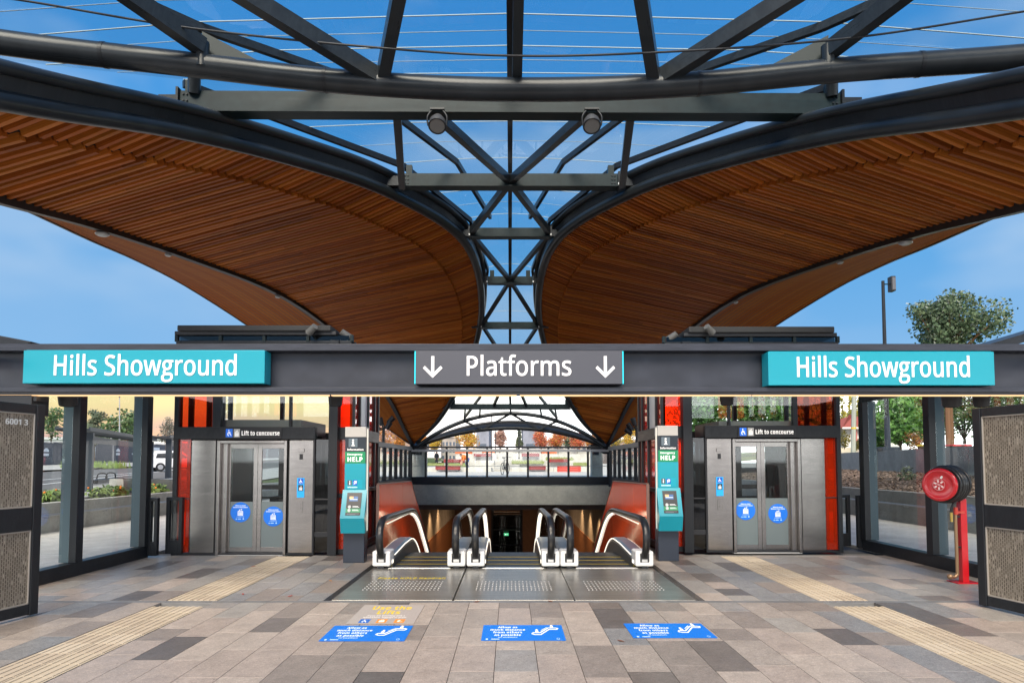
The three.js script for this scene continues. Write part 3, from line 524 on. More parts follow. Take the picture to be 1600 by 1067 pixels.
halfGate(1316, 1356, 774, 12.6, 'waist high black gate with glass beside the right lift', true);
// ------------------------------------------------------------------ lifts
const pictoWheel = (x, cx, cy, s, col = '#fff') => { x.strokeStyle = col; x.fillStyle = col; x.lineWidth = s * 0.1; x.lineCap = 'round'; x.lineJoin = 'round'; x.beginPath(); x.arc(cx - s * 0.08, cy - s * 0.36, s * 0.08, 0, 7); x.fill(); x.beginPath(); x.moveTo(cx - s * 0.08, cy - s * 0.22); x.lineTo(cx - s * 0.06, cy + s * 0.08); x.lineTo(cx + s * 0.18, cy + s * 0.08); x.lineTo(cx + s * 0.28, cy + s * 0.34); x.stroke(); x.beginPath(); x.moveTo(cx - s * 0.07, cy - s * 0.08); x.lineTo(cx + s * 0.14, cy - s * 0.08); x.stroke(); x.beginPath(); x.arc(cx - s * 0.04, cy + s * 0.16, s * 0.23, -2.2, 1.9, true); x.stroke(); };
const pictoLift = (x, cx, cy, s, col = '#fff', bg = '#333') => { x.fillStyle = col; x.strokeStyle = col; x.lineWidth = s * 0.07; x.strokeRect(cx - s * 0.3, cy - s * 0.12, s * 0.6, s * 0.52); x.beginPath(); x.moveTo(cx - s * 0.2, cy - s * 0.22); x.lineTo(cx - s * 0.1, cy - s * 0.4); x.lineTo(cx, cy - s * 0.22); x.fill(); x.beginPath(); x.moveTo(cx + s * 0.02, cy - s * 0.4); x.lineTo(cx + s * 0.22, cy - s * 0.4); x.lineTo(cx + s * 0.12, cy - s * 0.22); x.fill(); for (const k of [-0.16, 0, 0.16]) { x.beginPath(); x.arc(cx + k * s, cy, s * 0.055, 0, 7); x.fill(); x.fillRect(cx + k * s - s * 0.055, cy + s * 0.07, s * 0.11, s * 0.26); } };
const liftSignTex = canvasTex(512, 80, (x, w, h) => { x.fillStyle = '#0c0f14'; x.fillRect(0, 0, w, h); x.fillStyle = '#1a66d6'; x.fillRect(12, 8, 62, 62); pictoWheel(x, 44, 38, 54); x.fillStyle = '#8d8f90'; x.fillRect(84, 8, 56, 62); pictoLift(x, 112, 40, 52); x.fillStyle = '#fff'; x.font = 'bold 44px sans-serif'; x.textBaseline = 'middle'; x.textAlign = 'left'; const tw = x.measureText('Lift to concourse').width; x.save(); x.translate(152, 40); x.scale(348 / tw, 1.05); x.fillText('Lift to concourse', 0, 0); x.restore(); });
const callSignTex = canvasTex(96, 240, (x, w, h) => { x.fillStyle = '#1aa0e8'; x.fillRect(0, 0, w, h); x.fillStyle = '#1450b8'; x.fillRect(16, 8, 66, 68); pictoWheel(x, 50, 42, 58); x.fillStyle = '#20282e'; x.fillRect(16, 86, 66, 74); pictoLift(x, 49, 126, 58); });
const discTex = canvasTex(256, 256, (x) => { x.fillStyle = '#0d6fdc'; x.fillRect(0, 0, 256, 256); x.fillStyle = '#fff'; x.textAlign = 'center'; x.font = 'bold 19px sans-serif'; x.fillText('Allow as much', 128, 50); x.fillText('distance from others', 128, 72, 186); pictoLift(x, 128, 128, 100, '#fff', '#0d6fdc'); x.font = '12px sans-serif'; x.fillText('as possible in lifts', 128, 190); x.fillStyle = '#bfe0ff'; x.beginPath(); x.arc(78, 214, 7, 0, 7); x.fill(); x.fillRect(96, 209, 40, 8); x.beginPath(); x.arc(168, 212, 9, 0, 7); x.fill(); });
const doorGlass = M(0.86, 0.9, 0.9, { transmission: 1, thickness: 0, roughness: 0.01, ior: 1.5 }), frostGlass = M(0.2, 0.25, 0.26, { transmission: 0.35, thickness: 0, roughness: 0.35, ior: 1.5 });
function liftTower(s, d, E) {
  const nm = s < 0 ? 'left' : 'right';
  const X = (u, v = 770) => P(u, v, d).x, Y = (v) => P(797, v, d).y, B = 0;
  const t = thing('lift_tower', `${nm} lift tower with stainless doors, red glass strips and a flat black roof`, 'lift', V(X((E.portal[0] + E.portal[1]) / 2), 0, -d));
  const z = -d, depth = 2.35, outX = X(E.corner[s < 0 ? 0 : 1]), inX = s * 2.95;
  const lo = (a) => Math.min(X(a[0]), X(a[1])), hi = (a) => Math.max(X(a[0]), X(a[1]));
  const sp = (a, y0, y1, z0 = 0, th = 0.08, r = 0.006) => rspan(lo(a), hi(a), y0, y1, z - z0, z - z0 - th, r);
  const yH0 = Y(E.head[1]), yH1 = Y(E.head[0]), yTop = Y(E.roof[1]) + 0.02, yRoof = Y(E.roof[0]);
  // frame
  mesh('corner_post', rspan(X(E.corner[0]), X(E.corner[1]), B, yTop, z + 0.02, z - 0.14), steelDark, t);
  mesh('column', sp(E.column, B, yTop, -0.06, 0.22), steelDark, t);
  mesh('header', rspan(Math.min(outX, X(E.slot[1])), Math.max(outX, X(E.slot[0])), yH0, yH1, z + 0.025, z - 0.12), steelDark, t);
  mesh('plinth', span(Math.min(outX, X(E.slot[1])), Math.max(outX, X(E.slot[0])), 0.002, 0.035, z - 0.005, z - 0.08), black, t);
  // stainless panels with black edges
  for (const [e, nm2] of [[E.steel, 'steel_panel'], [E.button, 'steel_panel']]) { mesh(nm2, sp(e, 0.04, yH0 - 0.015, 0.005, 0.03), stainless, t); mesh('panel_backing', rspan(lo(e) - 0.03, hi(e) + 0.03, 0.03, yH0, z - 0.036, z - 0.09), black, t); }
  // red glass strip beside the outer post, two panes high, and the clear slot beside the column
  mesh('red_pane', [span(lo(E.red), hi(E.red), 0.05, 1.02, z - 0.03, z - 0.04)], redGlass, t); mesh('red_pane', [span(lo(E.red), hi(E.red), 1.04, yH0, z - 0.03, z - 0.04)], redGlass, t); mesh('rail', span(lo(E.red), hi(E.red), 1.02, 1.04, z - 0.02, z - 0.06), black, t);
  mesh('glass_pane', span(lo(E.slot), hi(E.slot), 0.05, yH0, z - 0.03, z - 0.04), darkGlass, t); mesh('rail', rspan(lo(E.slot), hi(E.slot), 0.33, 0.42, z - 0.01, z - 0.06), black, t); mesh('rail', rspan(lo(E.slot), hi(E.slot), 1.0, 1.03, z - 0.01, z - 0.06), black, t);
  mesh('post', rspan(lo(E.slot) - 0.03, lo(E.slot), B, yH0, z + 0.01, z - 0.08), black, t); mesh('post', rspan(hi(E.slot), hi(E.slot) + 0.03, B, yH0, z + 0.01, z - 0.08), black, t);
  // portal and the two glazed door leaves
  const p0 = lo(E.portal), p1 = hi(E.portal), pf = 0.055, yD = yH0 - 0.02, rec = 0.13, pm = (p0 + p1) / 2 + s * 0.06;
  mesh('portal', [rspan(p0, p0 + pf, B, yD, z + 0.03, z - 0.2), rspan(p1 - pf, p1, B, yD, z + 0.03, z - 0.2), rspan(p0 + pf, p1 - pf, yD - pf, yD, z + 0.03, z - 0.2)], stainless, t);
  const side = s < 0 ? [p0 + pf, p0 + pf + 0.1] : [p1 - pf - 0.1, p1 - pf]; mesh('jamb', rspan(side[0], side[1], B, yD - pf, z - 0.06, z - 0.2), stainless, t);
  const q0 = s < 0 ? side[1] : p0 + pf, q1 = s < 0 ? p1 - pf : side[0], qm = (q0 + q1) / 2, st2 = 0.075, dt = yD - pf;
  for (const [a, b, k] of [[q0, qm - 0.002, 0], [qm + 0.002, q1, 1]]) {
    const stl = [rspan(a, a + st2 * (k ? 1 : 0.5), 0.01, dt, z - rec, z - rec - 0.04, 0.004), rspan(b - st2 * (k ? 0.5 : 1), b, 0.01, dt, z - rec, z - rec - 0.04, 0.004), rspan(a + st2 * (k ? 1 : 0.5), b - st2 * (k ? 0.5 : 1), 0.01, 0.13, z - rec, z - rec - 0.04, 0.004), rspan(a + st2 * (k ? 1 : 0.5), b - st2 * (k ? 0.5 : 1), dt - 0.09, dt, z - rec, z - rec - 0.04, 0.004)];
    const door = mesh('door', stl, stainless, t);
    const yf = Y(E.frost); mesh('door_glass', span(a + 0.03, b - 0.03, yf, dt - 0.08, z - rec - 0.016, z - rec - 0.024), doorGlass, door); mesh('frosted_glass', span(a + 0.03, b - 0.03, 0.1, yf, z - rec - 0.016, z - rec - 0.024), frostGlass, door);
    const c = P(E.disc[k][0], E.disc[k][1], d + rec - 0.02), dg = new THREE.CylinderGeometry(0.184, 0.184, 0.004, 40).rotateX(Math.PI / 2); { const n = dg.attributes.normal, uv = dg.attributes.uv, p = dg.attributes.position; for (let i = 0; i < uv.count; i++) uv.setXY(i, p.getX(i) / 0.37 + 0.5, p.getY(i) / 0.37 + 0.5); }
    mesh('sticker', dg.translate(c.x, c.y, z - rec - 0.011), print(discTex), door);
  }
  mesh('threshold', span(p0, p1, -0.02, 0.006, z + 0.01, z - 0.2), brightSteel, t);
  // signs and buttons
  const sg = E.sign, a = P(sg[0], sg[2], d).x, b = P(sg[1], sg[2], d).x, ys = Y(sg[2]); const hs = 0.2;
  mesh('sign_plate', rspan(a, b, ys - hs / 2 - 0.005, ys + hs / 2 + 0.005, z + 0.045, z + 0.028, 0.004), black, t);
  mesh('sign_print', quad(V(a + 0.01, ys - hs / 2, z + 0.047), V(b - 0.01, ys - hs / 2, z + 0.047), V(b - 0.01, ys + hs / 2, z + 0.047), V(a + 0.01, ys + hs / 2, z + 0.047)), print(liftSignTex), t).geometry.attributes.uv.array.set([0, 0, 1, 0, 1, 1, 0, 0, 1, 1, 0, 1]);
  const bx = (lo(E.button) + hi(E.button)) / 2, call = P(797, E.call, d).y;
  mesh('call_sign', quad(V(bx - 0.068, call - 0.18, z + 0.002), V(bx + 0.068, call - 0.18, z + 0.002), V(bx + 0.068, call + 0.18, z + 0.002), V(bx - 0.068, call + 0.18, z + 0.002)), print(callSignTex), t).geometry.attributes.uv.array.set([0, 0, 1, 0, 1, 1, 0, 0, 1, 1, 0, 1]);
  mesh('call_panel', [rspan(bx - 0.045, bx + 0.045, call - 0.46, call - 0.24, z + 0.004, z - 0.01, 0.003), new THREE.CylinderGeometry(0.016, 0.016, 0.012, 14).rotateX(Math.PI / 2).translate(bx, call - 0.31, z + 0.006), new THREE.CylinderGeometry(0.016, 0.016, 0.012, 14).rotateX(Math.PI / 2).translate(bx, call - 0.38, z + 0.006)], stainless, t);
  mesh('floor_indicator', [rspan(bx - 0.03, bx + 0.03, call + 0.52, call + 0.62, z + 0.006, z - 0.01, 0.003)], black, t); mesh('indicator_hood', rspan(bx - 0.055, bx + 0.055, call + 0.655, call + 0.72, z + 0.02, z - 0.01, 0.004), stainless, t);
  // glazing above the header
  for (const c of E.clere) { const red = c[2]; mesh(red ? 'red_pane' : 'glass_pane', span(lo(c), hi(c), yH1, yTop, z - 0.04, z - 0.05), red ? M(0.92, 0.3, 0.16, { transmission: 1, thickness: 0, roughness: 0.02, ior: 1.5 }) : glass, t); }
  for (const m of E.mull) mesh('mullion', sp(m, yH1, yTop, 0.005, 0.1), steelDark, t);
  mesh('rail', rspan(Math.min(outX, inX), Math.max(outX, inX), yTop - 0.06, yTop, z + 0.01, z - 0.1), steelDark, t);
  // roof
  const r0 = P(E.roofU[0], 515, d).x, r1 = P(E.roofU[1], 515, d).x;
  mesh('roof', [rspan(Math.min(r0, r1), Math.max(r0, r1), yTop + 0.16, yRoof, z + 0.12, z - depth - 0.3, 0.02)], M(0.025, 0.026, 0.028, { roughness: 0.7 }), t);
  mesh('roof_rim', [rspan(Math.min(r0, r1) - 0.08, Math.max(r0, r1) + 0.08, yTop + 0.1, yTop + 0.17, z + 0.05, z - depth - 0.2, 0.01)], black, t);
  const up = []; for (let i = 0; i <= 4; i++) { const x = outX + (inX - outX) * i / 4; up.push(rspan(x - 0.03, x + 0.03, yTop - 0.02, yTop + 0.11, z + 0.02, z - 0.06)); } mesh('mullion', up, steelGrey, t);
  mesh('glass_pane', span(Math.min(outX, inX) + 0.05, Math.max(outX, inX) - 0.05, yTop, yTop + 0.1, z - 0.02, z - 0.026), darkGlass, t);
  // side walls of the tower: outer red and clear, inner red and grey
  const zs = [0.16, 0.62, 1.36, 1.98, depth];
  const panesIn = [redGlass, M(0.62, 0.64, 0.66, { roughness: 0.25 }), redGlass, redGlass], w2 = 0.03;
  for (let i = 0; i < 4; i++) {
    const z0 = z - zs[i] - w2, z1 = z - zs[i + 1] + w2;
    for (const [y0, y1] of [[0.12, 1.1], [1.18, yH0], [yH1, yTop]]) {
      if (y0 > 2 || i !== 1) mesh(i === 1 ? 'grey_panel' : 'red_pane', span(inX - 0.006, inX + 0.006, y0, y1, z0, z1), y0 > 2 || i !== 1 ? panesIn[i] : redGlass, t); else mesh('red_pane', span(inX - 0.006, inX + 0.006, y0, y1, z0, z1), redGlass, t);
      mesh('glass_pane', span(outX - 0.006, outX + 0.006, y0, y1, z0, z1), glass, t);
    }
  }
  for (const x of [inX, outX]) { for (const q of zs.slice(x === inX ? 0 : 1)) mesh('side_post', rspan(x - 0.045, x + 0.045, B, yTop, z - q + 0.04, z - q - 0.04), steelDark, t); for (const [y0, y1] of [[0, 0.12], [1.1, 1.18], [yH0, yH1]]) mesh('side_rail', rspan(x - 0.05, x + 0.05, y0, y1, z - 0.16, z - depth), steelDark, t); }
  // narrow red pane between the column and the inner side wall, facing forward
  { const c = [hi(E.column), inX, lo(E.column)], x0 = s < 0 ? c[0] : inX, x1 = s < 0 ? inX : c[2]; for (const [y0, y1] of [[0.1, 1.05], [1.12, yH0], [yH1, yTop]]) mesh('red_pane', span(x0, x1, y0, y1, z - 0.12, z - 0.13), redGlass, t); mesh('rail', [span(x0, x1, 1.05, 1.12, z - 0.08, z - 0.14), span(x0, x1, yH0, yH1, z - 0.08, z - 0.14), span(x0, x1, 0, 0.1, z - 0.08, z - 0.14)], steelDark, t); }
  // back wall and car
  const bz = z - depth; mesh('back_frame', [span(Math.min(outX, inX), Math.max(outX, inX), 0, 0.15, bz, bz - 0.08), span(Math.min(outX, inX), Math.max(outX, inX), 1.1, 1.2, bz, bz - 0.08), span(Math.min(outX, inX), Math.max(outX, inX), yH0, yH1, bz, bz - 0.08), ...[0.35, 0.7].map((k) => span(outX + (inX - outX) * k - 0.04, outX + (inX - outX) * k + 0.04, 0, yTop, bz + 0.01, bz - 0.08))], steelDark, t);
  for (const [k0, k1] of [[0.02, 0.33], [0.37, 0.68], [0.72, 0.98]]) { const a2 = outX + (inX - outX) * k0, b2 = outX + (inX - outX) * k1; mesh('glass_pane', span(a2, b2, 0.15, yTop, bz - 0.02, bz - 0.03), glass, t); }
  const car = mesh('lift_car', [span(p0 - 0.15, p1 + 0.15, -0.12, 0.0, z - 0.28, z - 1.9), span(p0 - 0.15, p1 + 0.15, 2.25, 2.5, z - 0.28, z - 1.9), ...[p0 - 0.15, p1 + 0.09].flatMap((x) => [span(x, x + 0.06, 0, 2.25, z - 0.28, z - 0.42), span(x, x + 0.06, 0, 2.25, z - 1.84, z - 1.9)]), span(p0 - 0.09, p1 + 0.09, 0.0, 0.12, z - 1.86, z - 1.9), ...(s < 0 ? [span(p0 - 0.15, p0 - 0.1, 0, 2.25, z - 0.42, z - 1.84)] : [span(p1 + 0.1, p1 + 0.15, 0, 2.25, z - 0.42, z - 1.84)])], M(0.13, 0.13, 0.13, { roughness: 0.35 }), t);
  mesh('handrail', rod(V(p0 - 0.02, 0.95, z - 1.8), V(p1 + 0.02, 0.95, z - 1.8), 0.02, 8), stainless, car);
  // control panel in the car
  const ox = s < 0 ? p0 - 0.08 : p1 + 0.02; mesh('control_panel', [rspan(ox + (s < 0 ? 0 : 0.0), ox + 0.05, 0.8, 1.9, z - 0.5, z - 0.72)], stainless, car);
  return t;
}
const EL = { corner: [269, 276], red: [276, 294.5], steel: [297, 334.5], portal: [338, 447.5], button: [450.5, 488], slot: [491, 512], column: [513, 527], head: [667, 686.5], sign: [351, 441, 677], call: 762, frost: 784.5, disc: [[374, 800.5], [425.5, 807]], clere: [[276, 327, 1], [341, 448.5], [452, 515]], mull: [[328, 341], [448.5, 452]], roof: [510, 534], roofU: [281, 519] };
const ER = { corner: [1309.5, 1316], red: [1291.5, 1309], steel: [1254, 1290.5], portal: [1145.5, 1252], button: [1106, 1144.5], slot: [1084, 1103], column: [1068, 1082], head: [665, 684], sign: [1152, 1242, 675], call: 760, frost: 779, disc: [[1166.5, 797.5], [1217, 802.5]], clere: [[1251, 1309, 1], [1145, 1243.5], [1082, 1141]], mull: [[1243.5, 1250], [1141, 1144.5]], roof: [512, 536], roofU: [1074, 1300] };
liftTower(-1, 11.8, EL); liftTower(1, 12.15, ER);
// flood lights on the lift roofs
for (const [u, v, d, s, lab] of [[487, 515, 11.6, -1, 'grey cylinder flood light on the front edge of the left lift roof'], [540, 523, 11.9, 1, 'grey cylinder flood light on a bracket at the inner corner of the left lift roof'], [1109, 515, 11.95, 1, 'pale cylinder flood light on the front edge of the right lift roof'], [1051, 526, 12.2, -1, 'pale cylinder flood light on a bracket at the inner corner of the right lift roof']]) {
  const c = P(u, v, d), t = thing('roof_flood_light', lab, 'flood light', c.clone(), 'flood lights on the lift roofs');
  mesh('housing', new THREE.CylinderGeometry(0.058, 0.07, 0.2, 18).rotateX(0.5).rotateZ(s * 0.95).translate(c.x, c.y, c.z), M(0.12, 0.12, 0.115, { roughness: 0.5 }), t);
  mesh('lens', new THREE.CylinderGeometry(0.062, 0.062, 0.012, 18).translate(0, -0.104, 0).rotateX(0.5).rotateZ(s * 0.95).translate(c.x, c.y, c.z), M(0.1, 0.1, 0.11, { roughness: 0.2 }), t);
  mesh('bracket', [rod(c.clone().add(V(0, 0.02, -0.02)), c.clone().add(V((u === 540 ? -1 : u === 1051 ? 1 : 0) * 0.26, 0.02, -0.26)), 0.025, 8), box(0.1, 0.05, 0.08, c.x + (u === 540 ? -0.2 : u === 1051 ? 0.2 : 0), c.y, c.z - 0.16)], black, t);
}
// ------------------------------------------------------------------ help points
const iconI = canvasTex(128, 128, (x) => { x.fillStyle = '#56646e'; x.fillRect(0, 0, 128, 128); x.fillStyle = '#fff'; x.beginPath(); x.arc(64, 28, 12, 0, 7); x.fill(); x.fillRect(48, 48, 26, 12); x.fillRect(54, 48, 20, 58); x.fillRect(42, 100, 44, 11); });
const headTex = canvasTex(256, 340, (x) => {
  x.fillStyle = '#182430'; x.fillRect(0, 0, 256, 190); x.fillStyle = '#0c7f53'; x.fillRect(0, 190, 256, 150);
  x.fillStyle = '#56646e'; x.fillRect(42, 18, 112, 112); x.fillStyle = '#fff'; x.beginPath(); x.arc(98, 40, 12, 0, 7); x.fill(); x.fillRect(84, 60, 24, 10); x.fillRect(90, 60, 19, 48); x.fillRect(78, 104, 42, 10);
  x.font = 'bold 36px sans-serif'; x.textAlign = 'left'; x.fillText('Information', 24, 174, 208); x.fillText('Emergency', 26, 236, 200); x.font = 'bold 82px sans-serif'; x.fillText('HELP', 24, 318, 206);
});
const consoleTex = canvasTex(256, 420, (x) => {
  x.fillStyle = '#101820'; x.fillRect(0, 0, 256, 420); x.fillStyle = '#2c5a92'; x.fillRect(44, 70, 150, 90); x.fillStyle = '#d8a878'; x.fillRect(44, 70, 70, 46); x.fillStyle = '#cfe0f0'; x.fillRect(52, 120, 134, 12); x.fillStyle = '#0c7f53'; x.fillRect(0, 292, 256, 76);
  for (const y of [262, 326]) { x.fillStyle = '#e8e8e4'; x.beginPath(); x.arc(62, y, 26, 0, 7); x.fill(); x.fillStyle = '#9aa'; x.beginPath(); x.arc(62, y, 15, 0, 7); x.fill(); x.fillStyle = '#e8eef0'; x.fillRect(112, y - 12, 96, 8); x.fillRect(112, y + 4, 116, 6); }
  x.fillStyle = '#7b858c'; x.fillRect(24, 386, 208, 6); x.fillRect(24, 400, 150, 6);
});
const midTex = canvasTex(256, 128, (x) => { x.fillStyle = '#0095aa'; x.fillRect(0, 0, 256, 128); x.fillStyle = '#4a5660'; x.fillRect(22, 8, 66, 70); x.fillStyle = '#fff'; x.beginPath(); x.arc(56, 22, 7, 0, 7); x.fill(); x.fillRect(49, 34, 14, 34); x.fillStyle = '#1450b8'; x.fillRect(104, 8, 70, 70); x.strokeStyle = '#fff'; x.lineWidth = 8; x.beginPath(); x.arc(140, 40, 18, 2.6, 7.4); x.stroke(); x.beginPath(); x.moveTo(118, 68); x.lineTo(164, 20); x.stroke(); x.fillStyle = '#fff'; x.font = 'bold 26px sans-serif'; x.fillText('Information', 22, 112); });
const uvFull = (m) => { m.geometry.attributes.uv.array.set([0, 0, 1, 0, 1, 1, 0, 0, 1, 1, 0, 1]); return m; };
function helpPoint(u0, u1, vTop, vBase, d, s, label) {
  const y = (v) => P(797, v, d).y, x0 = P(u0, 780, d).x, x1 = P(u1, 780, d).x, cx = (x0 + x1) / 2, w = x1 - x0, z = -d, k = (v) => y(vTop + (v - 667) / 212 * (vBase - vTop));
  const t = thing('help_point', label, 'help point', V(cx, 0, z), 'teal help points');
  const topY = k(667), yc = k(683), yd = k(724), yq = k(768), yr = k(809), yb = k(832);
  mesh('base', rspan(x0 - 0.01, x1 - 0.02, 0, yb, z, z - 0.24, 0.01), navy, t);
  mesh('column', rspan(x0, x1 - 0.01, yb, yd, z, z - 0.24, 0.008), teal, t);
  mesh('head', rspan(x0 + 0.004, x1 - 0.014, yd, yc, z - 0.001, z - 0.238, 0.004), navy, t);
  mesh('lamp_cap', rspan(x0, x1 - 0.01, yc, topY, z, z - 0.24, 0.008), M(0.4, 0.39, 0.37, { roughness: 0.4 }), t);
  const sx = s < 0 ? x1 + 0.004 : x0 - 0.014;
  mesh('side_light', span(sx - 0.004, sx + 0.006, yb + 0.02, topY - 0.03, z - 0.03, z - 0.1), new THREE.MeshStandardMaterial({ color: 0x888880, emissive: new THREE.Color().setRGB(1, 0.93, 0.8), emissiveIntensity: 0.5 }), t);
  uvFull(mesh('print', quad(V(x0 + 0.006, yd, z + 0.003), V(x1 - 0.016, yd, z + 0.003), V(x1 - 0.016, yc, z + 0.003), V(x0 + 0.006, yc, z + 0.003)), print(headTex), t));
  // sloping console that stands out in front
  const o = 0.17, e = 0.02, pr = new THREE.Shape([[0, yq + 0.02], [o, yr], [o * 0.62, yb], [0, yb]].map(([a, b]) => new THREE.Vector2(a, b)));
  const cg = new THREE.ExtrudeGeometry(pr, { depth: w + 2 * e - 0.01, bevelEnabled: true, bevelSize: 0.006, bevelThickness: 0.006, bevelSegments: 2 }).rotateY(-Math.PI / 2).translate(x1 + e - 0.01, 0, z + 0.0); mesh('console', cg, teal, t);
  const nz = (yy) => z + o * (yq + 0.02 - yy) / (yq + 0.02 - yr) + 0.011, ya = yr + 0.05, yz = yq - 0.02;
  uvFull(mesh('screen', quad(V(x0 + 0.06, ya, nz(ya)), V(x1 - 0.06, ya, nz(ya)), V(x1 - 0.06, yz, nz(yz)), V(x0 + 0.06, yz, nz(yz))), print(consoleTex, { roughness: 0.4 }), t));
  for (const yy of [ya + (yz - ya) * 0.375, ya + (yz - ya) * 0.22]) mesh('button', new THREE.CylinderGeometry(0.026, 0.028, 0.014, 18).rotateX(Math.PI / 2).translate(x0 + 0.06 + (w - 0.12) * 0.24, yy, nz(yy) + 0.004), brightSteel, t);
  const m0 = yq + 0.04, m1 = m0 + 0.16; uvFull(mesh('print', quad(V(x0 + 0.03, m0, z + 0.003), V(x1 - 0.06, m0, z + 0.003), V(x1 - 0.06, m1, z + 0.003), V(x0 + 0.03, m1, z + 0.003)), print(midTex), t));
}
helpPoint(537.5, 571.5, 667, 878.5, 10.9, -1, 'teal help point pillar left of the escalators');
helpPoint(1029, 1062, 665, 874.5, 11.1, 1, 'teal help point pillar right of the escalators');
// ------------------------------------------------------------------ escalators
const T30 = Math.tan(Math.PI / 6);
const drop = (d, d0, w) => d < d0 ? 0 : d < d0 + w ? -T30 * (d - d0) ** 2 / (2 * w) : -T30 * (d - d0 - w / 2);
const yStep = (d) => drop(d, 12.0, 0.9), yDeck = (d) => drop(d, 12.45, 1.1), yRail = (d) => drop(d, 13.1, 1.7);
const DEND = 31;
function loft(section, x, dList, yOf) { // extrudes a closed section [[x, y]...] along the incline
  const g = new THREE.BufferGeometry(), p = [], tri = [], n = section.length;
  const at = (i, j) => { const d = dList[i], [sx, sy] = section[j % n]; return V(x + sx, sy + yOf(d), -d); };
  const q = (a, b, c, e) => tri.push(a, b, c, a, c, e);
  for (let i = 0; i < dList.length - 1; i++) for (let j = 0; j < n; j++) q(at(i, j), at(i, j + 1), at(i + 1, j + 1), at(i + 1, j));
  for (let j = 1; j < n - 1; j++) tri.push(at(0, 0), at(0, j + 1), at(0, j));
  g.setAttribute('position', new THREE.BufferAttribute(new Float32Array(tri.flatMap((a) => [a.x, a.y, a.z])), 3)); g.computeVertexNormals(); return g;
}
const steps = (a, b, n) => Array.from({ length: n + 1 }, (_, i) => a + (b - a) * i / n);
const grooveMap = tex(128, 8, (x) => (x % 8 < 4 ? 190 : 70), true, 1);
const stepMat = M(0.2, 0.205, 0.21, { map: grooveMap, metalness: 0.7, roughness: 0.45 });
const deckMat = M(0.55, 0.57, 0.58, { metalness: 0.85, roughness: 0.34, map: streakMap });
const ledMat = new THREE.MeshStandardMaterial({ color: 0x555550, emissive: new THREE.Color().setRGB(1, 0.9, 0.74), emissiveIntensity: 1.15 });
const plateMap = tex(256, 256, (x, y) => { const n = nStreak[x * 256 + y], f = nFine[y * 256 + x]; const k = 198 + 50 * (n - 0.5) + 30 * (f - 0.5); return [k, k * 0.99, k * 0.96]; }, true, 1);
const plateMat = M(0.52, 0.51, 0.49, { metalness: 0.6, roughness: 0.28, map: plateMap });
const balGlass = M(0.9, 0.93, 0.92, { transmission: 1, thickness: 0, roughness: 0.0, ior: 1.5 });
